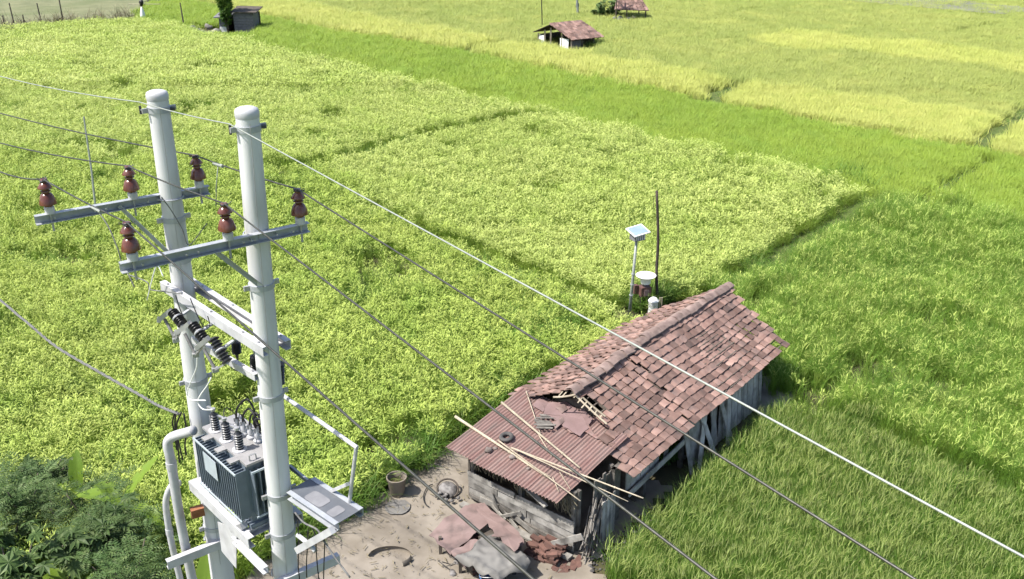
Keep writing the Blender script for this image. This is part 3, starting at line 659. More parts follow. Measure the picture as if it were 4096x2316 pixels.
# things lying on the lean-to roof
def zoomr(x, y, z): return P(1780+x*.3777, 1500+y*.3777, z)      # sight onto the lean-to
def lean_pt(x, y, up):
    r = ray(1780+x*.3777, 1500+y*.3777); k = 9.0
    for _ in range(12):
        p = Vec((0, 0, CAM_H))+r*k; hx_, _y = hl(p.x, p.y); zt = shed_z(min(max(hx_, sx0), sx1))+up; k += (zt-p.z)/r.z
    return Vec((0, 0, CAM_H))+r*k
def jag(pts_, amp, sd2):
    r = random.Random(sd2); out = []
    for a, b in zip(pts_, pts_[1:]+pts_[:1]):
        n_ = max(2, int(math.hypot(b[0]-a[0], b[1]-a[1])/45))
        for i in range(n_): out.append((a[0]+(b[0]-a[0])*i/n_+r.gauss(0, amp), a[1]+(b[1]-a[1])*i/n_+r.gauss(0, amp)))
    return out
HI = (Matrix.Translation(HO)@Matrix.Rotation(HR, 4, 'Z')).inverted()
for k, (pts_, up, amp, mt_) in enumerate((([(930, 330), (985, 245), (1100, 285), (1085, 335), (1030, 395)], .05, 4, 'mauve_sheet'),
        ([(1030, 400), (1100, 295), (1290, 285), (1400, 350), (1475, 480), (1520, 560), (1430, 640), (1255, 550), (1160, 470)], .065, 7, 'mauve_sheet'),
        ([(1155, 345), (1265, 305), (1300, 365), (1240, 405)], .09, 3, 'tarp_pink'), ([(1230, 545), (1500, 500), (1640, 690), (1500, 620), (1340, 600)], .04, 9, 'rust_sheet'),
        ([(1120, 520), (1240, 440), (1270, 490), (1170, 560)], .085, 4, 'tarp_pink'), ([(1430, 330), (1560, 470), (1500, 560), (1440, 450)], .05, 6, 'mauve_sheet'))):
    pp = [HI@lean_pt(x, y, up+.02*noise.noise(Vec((x*.02, y*.02, k)))) for x, y in jag(pts_, amp, k)]
    cxy = sum(pp, Vec((0, 0, 0)))/len(pp); cxy.z += .015; m = MB(); n_ = len(pp)
    m._add(pp+[cxy]+[p-Vec((0, 0, .006)) for p in pp]+[cxy-Vec((0, 0, .006))], [(i, (i+1) % n_, n_) for i in range(n_)]+[((i+1) % n_+n_+1, i+n_+1, 2*n_+1) for i in range(n_)]+[(i, i+n_+1, (i+1) % n_+n_+1, (i+1) % n_) for i in range(n_)])
    m.build('patch_sheet', mt_, house)
for k in range(9):
    a, b = HI@lean_pt(960+rnd.uniform(-30, 60), 420+k*17, .05+.008*k), HI@lean_pt(1120+rnd.uniform(0, 70), 430+k*17+rnd.uniform(-20, 20), .05+.008*k)
    MB().beam(a, b, .05, .012).build('slat', 'old_wood', house)
poles = [((110, 440), (1110, 1095), .035, .045, 'thick pale bamboo pole lying across the rusty lean-to roof'),
         ((600, 290), (1430, 985), .03, .085, 'pale bamboo pole lying up the slope past the loose patch sheets'),
         ((700, 770), (2100, 1305), .022, .12, 'longest bamboo pole, jutting far out over the dark ground by the side wall'),
         ((780, 800), (1940, 1340), .014, .155, 'thin bamboo pole jutting out below the longest pole'),
         ((560, 690), (1435, 1335), .018, .095, 'bamboo pole whose end hangs over the near corner of the lean-to'),
         ((860, 170), (1010, 620), .014, .06, 'thin bamboo stick lying up from the broken tile edge'),
         ((960, 580), (1130, 860), .012, .05, 'short bamboo stick across the middle of the corrugated roof'),
         ((1140, 1080), (1205, 1235), .01, .05, 'shortest split cane near the front edge of the lean-to'),
         ((1210, 1020), (1330, 1215), .01, .05, 'split cane pointing at the near corner of the lean-to'),
         ((760, 790), (1370, 1080), .013, .075, 'grey split bamboo strip among the bundle on the lean-to'),
         ((540, 730), (1120, 1080), .012, .07, 'second grey split bamboo strip in the bundle on the lean-to')]
for a, b, r_, up, lb in poles:
    pa, pb = lean_pt(*a, up), lean_pt(*b, up); m = MB(pa); pts_ = cat_sag(pa, pb, -.0, 10)
    m.tube(pts_, [r_*(1-.35*i/10) for i in range(11)], 7)
    for i in (2, 4, 6, 8): m.tube([pts_[i]-(pb-pa).normalized()*.012, pts_[i]+(pb-pa).normalized()*.012], r_*1.15, 7)
    tag(m.build('bamboo_pole', 'bamboo', None, True), lb, 'bamboo pole', 'bamboo poles lying on the lean-to roof')
c = lean_pt(650, 655, .06); nrm = Vec((-.075, -.09, 1))
ty = thing('tyre', 'small black tyre lying flat on the rusty lean-to roof', 'tyre', c)
MB().torus((0, 0, 0), .115, .048, 26, 10, nrm, .8).build('tread', 'rubber', ty, True)
for (x, y, r_, lb) in ((465, 790, .085, 'rounded stone nearest the left edge of the lean-to roof'), (535, 775, .05, 'small pinkish stone beside the rounded one on the lean-to roof'), (715, 870, .07, 'stone below the thick bamboo pole on the lean-to roof'), (880, 990, .045, 'small stone near the front edge of the lean-to roof')):
    c = lean_pt(x, y, r_*.5); tag(MB(c).rock(c, r_, .6, int(x)).build('stone', 'stone', None, True), lb, 'stone', 'stones weighing down the lean-to roof')

# ------------------------------------------------------------------ the yard
c = P(1590, 1975, .05)
pot = thing('plant_pot', 'tall tapered clay pot standing empty at the edge of the yard', 'pot', c)
prof = [(.145, 0), (.16, .04), (.205, .38), (.225, .41), (.23, .46), (.205, .46), (.19, .40), (.14, .05), (.0, .05)]
smooth_by_angle(MB().lathe((0, 0, 0), [(.0, 0)]+prof, 26).build('body', 'clay_pot', pot))
MB().lathe((0, 0, .3), [(.0, 0), (.17, 0), (.165, .01), (.0, .015)], 20).build('soil', 'soil', pot)
c = P(1590, 2030, .07); m = MB(c)
m.grid(lambda u, v: c+Vec(((u-.5)*.55*math.sqrt(max(0, 1-(2*v-1)**2*.8)), (v-.5)*.5, .02+.02*noise.noise(Vec((u*5, v*5, 1))))), 10, 8)
tag(m.build('cloth_scrap', 'tarp_white', None, True), 'pale scrap of cloth on the ground in front of the clay pot', 'cloth')
c = P(1790, 1975, .06)
bk = thing('basket', 'overturned round basket with ash and debris at its mouth in the yard', 'basket', c)
smooth_by_angle(MB().torus((0, .05, .1), .24, .022, 26, 8, (.1, -.5, 1)).build('rim', 'dark_wood', bk))
MB().lathe((0, .05, .08), [(.22, -.03), (.2, .0), (.1, .03), (0, .02)], 18, (.1, -.5, 1)).build('ash', 'debris', bk, True)
for k in range(10):
    a = rnd.uniform(0, 6.28); MB().rock((.3*rnd.random()*math.cos(a), -.18+.25*math.sin(a)*rnd.random(), .08), .045, .7, k+90).build('debris', 'debris', bk, True)
hp = [Vec((.2*math.cos(t)-.32, .42*math.sin(t)-.1, .03)) for t in [R(100+i*12) for i in range(14)]]
MB().tube(hp, .012, 6).build('hoop', 'cable_black', bk)
c = P(1560, 2235, .05)
rg = thing('clay_ring', 'broken half buried ring rim on the bare yard', 'ring', c)
for a0, n_ in ((R(25), 18), (R(-50), 6)):
    MB().grid(lambda u, v: Vec(((.42+.035*math.sin(v*math.pi))*math.cos(a0+u*n_*R(8)), (.27+.03*math.sin(v*math.pi))*math.sin(a0+u*n_*R(8)), -.03+.13*v)), n_, 4).build('rim_piece', 'clay_pot', rg, True)
# tarpaulin covered heap
def tarp(name, poly, hfun, material, label, n=26, rag=.11, bil=.07):
    poly = [Vec((p[0], p[1], 0)) for p in poly]; xs = [p.x for p in poly]; ys = [p.y for p in poly]; c = Vec(((min(xs)+max(xs))/2, (min(ys)+max(ys))/2, 0))
    a, b, d, e = poly; m = MB(c)
    def fn(u, v):
        p = a.lerp(b, u).lerp(e.lerp(d, u), v); rim = min(u, 1-u, v, 1-v)
        p = p+Vec((noise.noise(p*2.3), noise.noise(p*2.3+Vec((9, 0, 0))), 0))*rag*(1 if rim < .12 else .2)
        z = hfun(p)-(.16 if rim < .02 else .07 if rim < .07 else 0)*(.5+abs(noise.noise(p*2.1))*2)+bil*noise.noise(p*3.5)+bil*.4*noise.noise(p*8)
        return Vec((p.x, p.y, max(.075, z)))
    m.grid(fn, n, n); n_ = len(m.v); top_ = list(m.f); m.v += [(x, y, z-.008) for x, y, z in m.v]
    m.f += [tuple(n_+i for i in reversed(f)) for f in top_]; m.mi = [0]*len(m.f)
    return tag(m.build(name, material, None, True), label, 'tarpaulin')
tarp('tarpaulin', px([(1822, 2212), (1965, 2100), (2130, 2222), (1990, 2300)], .62), lambda p: .6+.12*noise.noise(p*1.6), 'tarp_white', 'dirty white plastic sheet draped over a heap at the bottom of the yard', 32)
c = P(1940, 2190, .0); hp_ = thing('junk_shelter', 'low shelter roofed with faded rusty sheets against the front wall', 'shelter', (c.x, c.y, 0))
lq = lambda x, y, z: P(x, y, z)-hp_.location
for q_ in ((1760, 2150), (1900, 2030), (2080, 2170), (1840, 2225), (1975, 2270), (2095, 2225)): a = lq(*q_, .45); MB().beam((a.x, a.y, -.02), (a.x, a.y, .47), .06, .06).build('post', 'dark_wood', hp_)
for q_, sz_ in (((1850, 2160), (.55, .4, .36)), ((1990, 2180), (.6, .5, .42)), ((1900, 2240), (.4, .35, .3)), ((2040, 2230), (.35, .4, .35))):
    a = lq(*q_, .2); bx_ = MB().box((a.x, a.y, sz_[2]/2), sz_, .7).build('crate', 'dark_wood', hp_)
    for k in range(3): MB().box(Vec((a.x, a.y, .07+k*.12))+Matrix.Rotation(.7, 3, 'Z')@Vec((0, -sz_[1]/2-.012, 0)), (sz_[0], .018, .07), .7).build('slat', 'brown_box', bx_)
for k, (q4, z4) in enumerate((([(1712, 2135), (1858, 2020), (1925, 2010), (1990, 2070), (1870, 2165), (1800, 2215)], (.36, .5, .52, .53, .5, .42)), ([(1900, 2030), (1935, 2008), (2060, 2115), (2105, 2178), (2060, 2190), (1960, 2110)], (.5, .52, .56, .55, .5, .5)), ([(1800, 2205), (1900, 2150), (1960, 2190), (1860, 2262)], (.46, .55, .52, .3)), ([(1990, 2090), (2090, 2160), (2060, 2200), (1970, 2140)], (.6, .62, .6, .58)))):
    pp = []
    for a_, b_, za, zb in zip(q4, q4[1:]+q4[:1], z4, z4[1:]+z4[:1]):
        for i_ in range(4): f = i_/4; pp.append(lq(a_[0]+(b_[0]-a_[0])*f+rnd.gauss(0, 5), a_[1]+(b_[1]-a_[1])*f+rnd.gauss(0, 4), za+(zb-za)*f+.02*k))
    if (pp[4]-pp[0]).cross(pp[8]-pp[4]).z < 0: pp.reverse()
    cc = sum(pp, Vec((0, 0, 0)))/len(pp)+Vec((0, 0, .02)); n_ = len(pp); m = MB()
    m._add(pp+[cc]+[p-Vec((0, 0, .008)) for p in pp]+[cc-Vec((0, 0, .008))], [(i_, (i_+1) % n_, n_) for i_ in range(n_)]+[((i_+1) % n_+n_+1, i_+n_+1, 2*n_+1) for i_ in range(n_)]+[(i_, i_+n_+1, (i_+1) % n_+n_+1, (i_+1) % n_) for i_ in range(n_)])
    m.build('roof_sheet', 'tarp_pink', hp_)
for k in range(26):
    a = lq(rnd.uniform(1780, 2120), rnd.uniform(2190, 2300), .04); MB().rock((a.x, a.y, .05), rnd.uniform(.03, .08), .7, 700+k).build('junk', 'debris', hp_, True)
for k in range(14):
    a = lq(rnd.uniform(1790, 1870), rnd.uniform(2210, 2290), .03); MB().tube([(a.x, a.y, .06), (a.x+rnd.uniform(-.3, .3), a.y+rnd.uniform(-.2, .2), .08+rnd.random()*.15)], .012, 5).build('stick', 'old_wood', hp_)
c = P(1955, 2325, .2); bb = thing('bucket', 'blue plastic bucket under the edge of the white sheet', 'bucket', (c.x, c.y, .03))
smooth_by_angle(MB().lathe((0, 0, 0), [(0, 0), (.13, 0), (.17, .3), (.185, .31), (.17, .32), (.155, .3), (.12, .03), (0, .03)], 20).build('body', 'blue_plastic', bb))
MB().torus((0, 0, .3), .18, .008, 20, 6, (0, .6, 1), 1).build('handle', 'grey_metal', bb)
# brick stack by the front corner
c = P(2175, 2235, 0); bs = thing('brick_stack', 'tumbled stack of red bricks at the near corner of the farmhouse', 'bricks', (c.x, c.y, 0))
bme = MB().box((0, 0, 0), (.23, .11, .055)).mesh('brick', 'brick')
for k in range(44):
    lv = k//9; i = k % 9; u, v = (i % 3)-1, i//3-1
    p = Vec((u*.15+rnd.gauss(0, .04)+lv*.03, v*.24+rnd.gauss(0, .04), .03+lv*.062)); rz_ = HR+R(90)+rnd.gauss(0, .3); q = Matrix.Rotation(HR, 3, 'Z')@p
    link_mesh('brick', bme, bs, q, (rnd.gauss(0, .05), rnd.gauss(0, .05), rz_))
for k in range(16):
    p = Matrix.Rotation(HR, 3, 'Z')@Vec((rnd.uniform(-.2, .9), -.35-rnd.random()*.35, .035)); link_mesh('brick', bme, bs, p, (rnd.uniform(-.3, .3), rnd.uniform(-.3, .3), rnd.uniform(0, 3)))
m = MB()
for k in range(170):
    p = hw(rnd.uniform(-.9, 1.8), -1.85-abs(rnd.gauss(0, .28)), rnd.uniform(.01, .07)); m.rock(p, rnd.uniform(.012, .05), .6, k)
tag(m.build('rubble', 'debris', None, True), 'scattered rubble and litter in the shade by the side wall', 'rubble', kind='stuff')
m = MB()
for k in range(900):
    q_ = P(rnd.uniform(1250, 2250), rnd.uniform(1800, 2420)**1.0, .05)
    if not inpoly(np.array([q_.x]), np.array([q_.y]), yard_poly)[0]: continue
    a = rnd.uniform(0, 6.28); l_ = rnd.uniform(.03, .16) if rnd.random() < .6 else rnd.uniform(.01, .03)
    q_.z = .085+rnd.random()*.01; m.beam(q_, q_+Vec((math.cos(a)*l_, math.sin(a)*l_, rnd.uniform(0, .01))), rnd.uniform(.006, .02), .006)
tag(m.build('straw_litter', 'thatch'), 'scattered straw and twigs on the bare yard', 'litter', kind='stuff')
c = P(2660, 1840, .0); pb_ = thing('bucket', 'violet blue bucket half hidden by leaves under the right eave', 'bucket', (c.x, c.y, 0))
smooth_by_angle(MB().lathe((0, 0, 0), [(0, 0), (.12, 0), (.16, .28), (.175, .29), (.16, .3), (.145, .28), (.11, .03), (0, .03)], 18).build('body', 'blue_plastic', pb_))
MB().torus((0, 0, .29), .17, .008, 20, 6, (.6, 0, 1), 1).build('handle', 'grey_metal', pb_)

# ------------------------------------------------------------------ the twin poles and their line gear
TR, TL = P(989, 462, 10.5), P(630, 392, 10.42)
BRp, BLp = Q(1138, 2228, TR.y), Q(880, 2228, TL.y)
def pole_at(T, B, z): return T.lerp(B, (z-T.z)/(B.z-T.z))
poleR = lambda z: pole_at(TR, BRp, z)
poleL = lambda z: pole_at(TL, BLp, z)
LD = Vec((TR.x-TL.x, TR.y-TL.y, 0)).normalized()           # along the line, left pole to right pole
LN = Vec((LD.y, -LD.x, 0))                                   # towards the camera side, left
if LN.x > 0: LN = -LN
AD = Vec((math.cos(R(36.3)), math.sin(R(36.3)), 0)); AN = Vec((AD.y, -AD.x, 0))   # crossarm direction; AN faces the camera
zA = lambda x, y: (600+x*.3091, 1100+y*.3091)
zB = lambda x, y: (650+x*.2885, 1580+y*.2885)
zC = lambda x, y: (650+x*.3107, 1900+y*.3107)
z3 = lambda x, y: (600+x*.5604, 1500+y*.5604)
z1 = lambda x, y: (x*.618, 250+y*.618)
def make_pole(T, B, label, tops):
    b0 = pole_at(T, B, -.02); t = thing('utility_pole', label, 'utility pole', b0, 'twin white poles carrying the transformer')
    loc = lambda z: pole_at(T, B, z)-b0
    n = 24; sh = MB(); zs = [-.02]+[T.z*(i/14) for i in range(1, 15)]
    smooth_by_angle(sh.tube([loc(z) for z in zs], [.178-.066*max(0, z)/T.z for z in zs], 28).build('shaft', 'pole_white', t))
    cap = MB(); smooth_by_angle(cap.lathe(loc(T.z), [(.113, -.02), (.118, .0), (.118, .035), (.108, .066), (.075, .082), (0, .088)], 28).build('cap', 'white_paint', t), 60)
    for z in tops:
        bd = MB(); r_ = .181-.066*z/T.z; smooth_by_angle(bd.lathe(loc(z), [(r_, -.03), (r_+.008, -.03), (r_+.008, .03), (r_, .03)], 28).build('band', 'galv', t))
        for sg in (-1, 1): MB().box(loc(z)+AD*sg*(r_+.03), (.07, .03, .05), R(36)).build('band_lug', 'grey_metal', t)
    sm = MB(); z_ = np.linspace(4.2, T.z-.05, 12); sm.tube([loc(z)+Vec((.05, -.998*(.179-.066*z/T.z), 0)) for z in z_], .003, 4); sm.build('seam', 'grey_metal', t)
    return t
make_pole(TR, BRp, 'nearer white pole with a bright cap, in front of the grey transformer', (10.38, 8.72, 7.4, 6.1, 5.55))
make_pole(TL, BLp, 'farther white pole with a bright cap, behind the grey transformer', (10.3, 9.05, 8.55, 6.95, 4.75))
def arm_pts(z, l, r): return P(*z1(*l), z), P(*z1(*r), z)
def make_arm(l, r, zz, label, pole, behind, br):
    a, b = P(*z1(*l), zz), P(*z1(*r), zz); t = thing('crossarm', label, 'crossarm', a, 'steel crossarms on the twin poles'); L_ = (b-a)
    MB().channel((0, 0, 0), L_, .075, .1, .007).build('channel', 'galv', t)
    bo = MB()
    for f in (.1, .32, .38, .62, .68, .9): bo.lathe(L_*f+AN*.038, [(.012, 0), (.012, .012), (0, .013)], 8, AN)
    bo.build('bolt', 'grey_metal', t)
    q0, q1 = V(*z1(*br[0]), a+AN*.02, L_), None; q1 = br[1]-a
    MB().angle(q0-a, q1, .045, .045, .006).build('brace', 'galv', t)
    pc = pole(zz)-a
    ub = MB(); r_ = .181-.066*zz/10.5+.012
    sgn = -1 if not behind else 1
    ub.tube([pc+AD*r_*math.cos(k)+AN*sgn*r_*math.sin(k) for k in [R(i*15) for i in range(0, 13)]], .009, 6)
    for sg in (-1, 1): ub.tube([pc+AD*r_*sg, pc+AD*r_*sg-AN*sgn*.2], .009, 6)
    ub.build('u_bolt', 'galv', t)
    return a, b
zr_, zl_ = 9.3, 9.3
armR = make_arm((780, 1330), (1998, 1062), zr_, 'nearer steel crossarm bolted across the front of the near pole', poleR, False, ((1410, 1235), poleR(8.72)+AN*.1-AD*.02))
armL = make_arm((228, 1022), (1353, 822), zl_, 'farther steel crossarm bolted behind the far pole', poleL, True, ((770, 930), poleL(8.55)+AN*.1-AD*.05))
def make_insulator(p, label):
    t = thing('pin_insulator', label, 'insulator', p, 'brown pin insulators on the crossarms')
    MB().lathe((0, 0, 0), [(0, 0), (.05, 0), (.052, .07), (.04, .08), (0, .08)], 18).build('socket', 'white_paint', t, False)
    smooth_by_angle(MB().lathe((0, 0, .075), [(.042, 0), (.044, .02), (.088, .03), (.084, .06), (.066, .12), (.05, .14), (.035, .15), (.035, .163), (.052, .168), (.05, .176), (.035, .18), (.035, .196), (.072, .203), (.073, .21), (.045, .25), (.03, .262), (.03, .275), (.036, .285), (.03, .3), (0, .303)], 24).build('porcelain', 'porcelain_brown', t), 50)
    MB().tube([(0, 0, -.2), (0, 0, .01)], .012, 8).build('pin', 'grey_metal', t)
    tie = MB()
    for k in range(3): tie.torus((0, 0, .348+.008*k), .034, .006, 14, 5, (rnd.gauss(0, .2), rnd.gauss(0, .2), 1))
    for k in range(4): a = rnd.uniform(0, 6.28); tie.tube([(.03*math.cos(a), .03*math.sin(a), .355), (.075*math.cos(a+.6), .075*math.sin(a+.6), .372+rnd.uniform(-.02, .02))], .004, 4)
    tie.build('tie_wire', 'dark_metal', t)
    return Vec(p)+Vec((0, 0, .372))
tops = {}
nmR = ('left end', 'middle', 'right end')
for ar, nm, fs in ((armR, 'nearer', (.065, .55, .955)), (armL, 'farther', (.085, .545, .945))):
    for f, w_ in zip(fs, nmR):
        p = ar[0].lerp(ar[1], f)+Vec((0, 0, .05)); tops[(nm, w_)] = make_insulator(p, 'brown insulator on the %s of the %s crossarm' % (w_, nm))
WD = (.62, -.785)
def wire(name, pl, pr, lpx, rpx, r_, material, label, sagr=.0):
    """conductor from the left horizon over both supports and out to the lower right"""
    d0 = (pr-pl); d0 = (d0.x, d0.y); left = V(*lpx, pl, d0); right = V(*rpx, pr, WD)
    far_l = left+(left-pl).normalized()*22; ext = (right-pr); far_r = right+Vec((ext.x, ext.y, ext.z*.6)).normalized()*12
    pts_ = [far_l, left]+cat_sag(left, pl, .03, 8)[1:]+cat_sag(pl, pr, .015, 6)[1:]+cat_sag(pr, right, sagr, 14)[1:]+[far_r]
    m = MB(pl); m.tube(pts_, r_, 7); return tag(m.build(name, material, None, True), label, 'wire', 'overhead wires on the twin poles')
wire('power_line', tops[('farther', 'left end')], tops[('nearer', 'left end')], (0, 687), (2131, 2316), .0085, 'conductor', 'dark wire over the left insulators, dropping past the lean-to roof')
wire('power_line', tops[('farther', 'middle')], tops[('nearer', 'middle')], (0, 572), (2863, 2316), .0085, 'conductor', 'dark wire over the middle insulators, crossing the lean-to and lower rice')
wire('power_line', tops[('farther', 'right end')], tops[('nearer', 'right end')], (0, 453), (3658, 2316), .0085, 'conductor', 'dark wire over the right insulators, crossing the tiled roof')
eL = V(556, 408, poleL(10.3)+LN*.15, LD); eR = V(918, 496, poleR(10.38)+LN*.15, LD)
wire('earth_wire', eL, eR, (0, 305), (4096, 2228), .006, 'conductor_light', 'pale earth wire running over the pole tops and past the roof ridge')
for e, pp, nm in ((eL, poleL(10.3), 'far'), (eR, poleR(10.38), 'near')):
    t = thing('wire_bracket', 'small bracket holding the earth wire at the %s pole top' % nm, 'bracket', pp)
    d = (e-pp); d.z = 0; MB().beam(d.normalized()*.1, d, .03, .012).build('strap', 'galv', t); MB().tube([d-Vec((0, 0, .05)), d+Vec((0, 0, .04))], .014, 8).build('eye_bolt', 'dark_metal', t)
    MB().beam(-d.normalized()*.1, -d.normalized()*.17, .05, .03).build('back_nut', 'dark_metal', t)
# clamps on conductors with leads going down
for (cx_, cy_), pin, lead, lb in (((625, 950), armL, [(625, 950), (700, 1060), (760, 1200), (790, 1300), (840, 1390), (870, 1456)], 'thin lead hanging from the clamp on the left wire'),):
    a = tops[('farther', 'left end')]; b = tops[('nearer', 'left end')]; pl_ = (b-a)
    p = V(*z1(cx_, cy_), a, pl_); m = MB(p); pts_ = [p]+[V(*z1(*q), a, pl_) for q in lead[1:]]
    m.tube(curve_pts(pts_, 5), .006, 5); o = tag(m.build('jumper_wire', 'cable_grey', None, True), lb, 'wire')
    c_ = thing('wire_clamp', 'bright clamp gripping the left wire between the crossarms', 'clamp', p); MB().tube([-(pl_.normalized())*.1, (pl_.normalized())*.1], [.016, .02], 8).build('sleeve', 'conductor_light', c_)
a = tops[('farther', 'right end')]; b = tops[('nearer', 'right end')]
p = V(*z1(1412, 662), a, b-a); m = MB(p); m.tube([p, V(*z1(1400, 800), a, b-a), V(*z1(1398, 930), a, b-a)], .006, 5); tag(m.build('jumper_wire', 'conductor_light', None, True), 'pale lead hanging straight down from the right wire behind the near pole', 'wire')
c_ = thing('wire_clamp', 'pale clamp on the right wire beside the near pole', 'clamp', p); MB().tube([-(b-a).normalized()*.09, (b-a).normalized()*.09], [.016, .02], 8).build('sleeve', 'conductor_light', c_)

# fuse platform: paired channels between the poles
def gear_beam(name, a, b, label, sec=(.07, .11), flip=1, matn='white_paint'):
    a, b = Vec(a), Vec(b); t = thing(name, label, 'beam', a, 'steel beams between the twin poles')
    MB().channel((0, 0, 0), b-a, sec[0], sec[1], .008, flip=flip).build('channel', matn, t)
    bo = MB()
    for f in (.06, .2, .5, .8, .94): bo.lathe((b-a)*f+Vec((0, 0, sec[1]/2)), [(.013, 0), (.013, .014), (0, .015)], 6)
    bo.build('bolt', 'grey_metal', t); return a, b
mL, mR = poleL(8.15), poleR(8.15); off = .165
fb = gear_beam('support_beam', V(*zA(170, 130), mL+LN*off, LD), V(*zA(1500, 990), mL+LN*off, LD), 'front steel beam under the crossarms, on the near side of both poles', flip=-1)
bbm = gear_beam('support_beam', V(*zA(440, 40), mL-LN*off, LD), V(*zA(1790, 905), mL-LN*off, LD), 'rear steel beam passing behind the near pole and ending in the open')
lowa = V(*zA(560, 830), mL+LN*.17, LD); lowb = V(*zA(1385, 1320), mL+LN*.17, LD); gear_beam('support_beam', lowa, lowb, 'lower steel beam that carries the black fuse cutouts', (.06, .08), flip=-1)
# fuse cutouts
def sheds(m, a, b, r_in, r_out, n):
    a, b = Vec(a), Vec(b); L_ = (b-a).length; prof = [(0, 0), (r_in, 0)]
    for i in range(n):
        z0 = L_*(i+.1)/n; dz = L_/n; prof += [(r_in, z0), (r_out, z0+dz*.45), (r_out, z0+dz*.55), (r_in, z0+dz*.75)]
    prof += [(r_in, L_), (0, L_)]
    return m.lathe(a, prof, 18, b-a)
fz = LN*.34
for nm, it, ib, b0_, b1_, t0_, t1_ in (('upper left', (285, 470), (425, 640), (270, 455), (120, 580), (190, 570), (335, 840)), ('middle', (545, 635), (725, 860), (520, 620), (340, 750), (450, 760), (590, 1035)), ('lower right', (815, 815), (1005, 1130), (755, 815), (605, 940), (700, 960), (845, 1225))):
    pl_ = mL+fz; g3 = lambda q, o_=0: V(*zA(*q), pl_+LN*o_, LD); o0 = g3(it); t = thing('fuse_cutout', '%s black ribbed fuse cutout of the three below the crossarms' % nm, 'fuse', o0, 'fuse cutouts below the crossarms')
    smooth_by_angle(sheds(MB(), g3(it)-o0, g3(ib)-o0, .036, .062, 8).build('insulator', 'porcelain_black', t), 45)
    MB().beam(g3(b0_)-o0, g3(b1_, .08)-o0, .06, .05).build('top_contact', 'grey_metal', t)
    MB().tube([g3(t0_, .05)-o0, g3(t1_, .05)-o0], .018, 10).build('fuse_tube', 'cable_grey', t)
    cl = MB(); mid_ = g3(it).lerp(g3(ib), .5)-o0
    cl.box(g3(t1_, .05)-o0, (.07, .05, .05), .5).beam(g3(t1_, .05)-o0, g3(ib)-o0, .05, .02); cl.build('hinge', 'grey_metal', t)
    MB().torus(mid_, .05, .012, 16, 6, g3(ib)-g3(it)).build('clamp_ring', 'white_paint', t); MB().beam(mid_, mid_-LN*.17+Vec((0, 0, .05)), .04, .02).build('mounting_arm', 'galv', t)
    MB().lathe(g3(b1_, .08)-o0, [(0, -.03), (.025, -.03), (.028, .03), (0, .035)], 10, (.3, .2, 1)).build('terminal', 'grey_metal', t)
# surge arresters behind
for nm, a, b in (('leftmost', (1110, 850), (1122, 1010)), ('middle', (1352, 1040), (1352, 1250)), ('rightmost', (1676, 1120), (1684, 1410))):
    pl_ = mL-LN*.2; pa, pb = V(*zA(*a), pl_, LD), V(*zA(*b), pl_, LD); t = thing('surge_arrester', '%s black ribbed surge arrester hanging under the rear beam' % nm, 'surge arrester', pa, 'surge arresters under the rear beam')
    smooth_by_angle(sheds(MB(), (0, 0, 0), pb-pa, .03, .055, 8).build('body', 'porcelain_black', t), 45); MB().tube([Vec((0, 0, .12)), Vec((0, 0, -.01))], .012, 8).build('stud', 'grey_metal', t)
    MB().tube([pb-pa, pb-pa-Vec((0, 0, .1))], [.024, .012], 8).build('end_cap', 'dark_metal', t)
def lead(name, pts_, r_, material, label, plane, along_=LD, n=7):
    p = [V(*q, plane, along_) for q in pts_]; m = MB(p[0]); m.tube(curve_pts(p, n), r_, 6); return tag(m.build(name, material, None, True), label, 'wire')
lead('jumper_wire', [z1(838, 1375), zA(-40, 90), zA(0, 185), zA(200, 215), zA(420, 245)], .007, 'cable_grey', 'grey lead sweeping from the near crossarm end to the front beam', mL+LN*.3)
lead('jumper_wire', [zA(330, 260), zA(380, 420), zA(440, 560)], .006, 'cable_black', 'dark lead from the front beam to the upper left fuse', mL+LN*.3)
lead('jumper_wire', [zA(520, 300), zA(590, 470), zA(650, 600), zA(690, 680)], .006, 'cable_black', 'dark lead from the front beam to the middle fuse', mL+LN*.3)
lead('jumper_wire', [zA(745, 530), zA(765, 600), zA(770, 650), zA(690, 660)], .006, 'cable_black', 'short dark curled lead above the front beam', mL+LN*.25)
lead('jumper_wire', [zA(612, 1060), zA(600, 1200), zA(540, 1350), zA(500, 1456), zB(340, 0), zB(400, 65), zB(600, 75)], .007, 'white_plastic', 'white lead dropping from the fuses in front of the far pole', mL+LN*.32)
lead('jumper_wire', [zA(790, 1330), zA(740, 1430), zB(520, 10), zB(490, 100), zB(560, 195), zB(690, 205)], .007, 'white_plastic', 'white looped lead from the lower beam to the first bushing', mL+LN*.3)
lead('jumper_wire', [zA(1130, 1150), zA(1150, 1240), zA(1060, 1210), zA(1030, 1130)], .006, 'cable_black', 'dark curl of wire under the leftmost arrester', mL-LN*.1)
lead('jumper_wire', [zA(170, 20), zA(110, -110), zA(60, -60), (588, 1200)], .007, 'white_plastic', 'white lead curling below the near crossarm', mL+LN*.3)
lead('jumper_wire', [z1(1045, 870), z1(1110, 960), z1(1180, 1080), z1(1225, 1180), z1(1340, 1040)], .006, 'cable_grey', 'thin lead crossing the far pole between the crossarms', poleL(9.2)+AN*.2, AD)

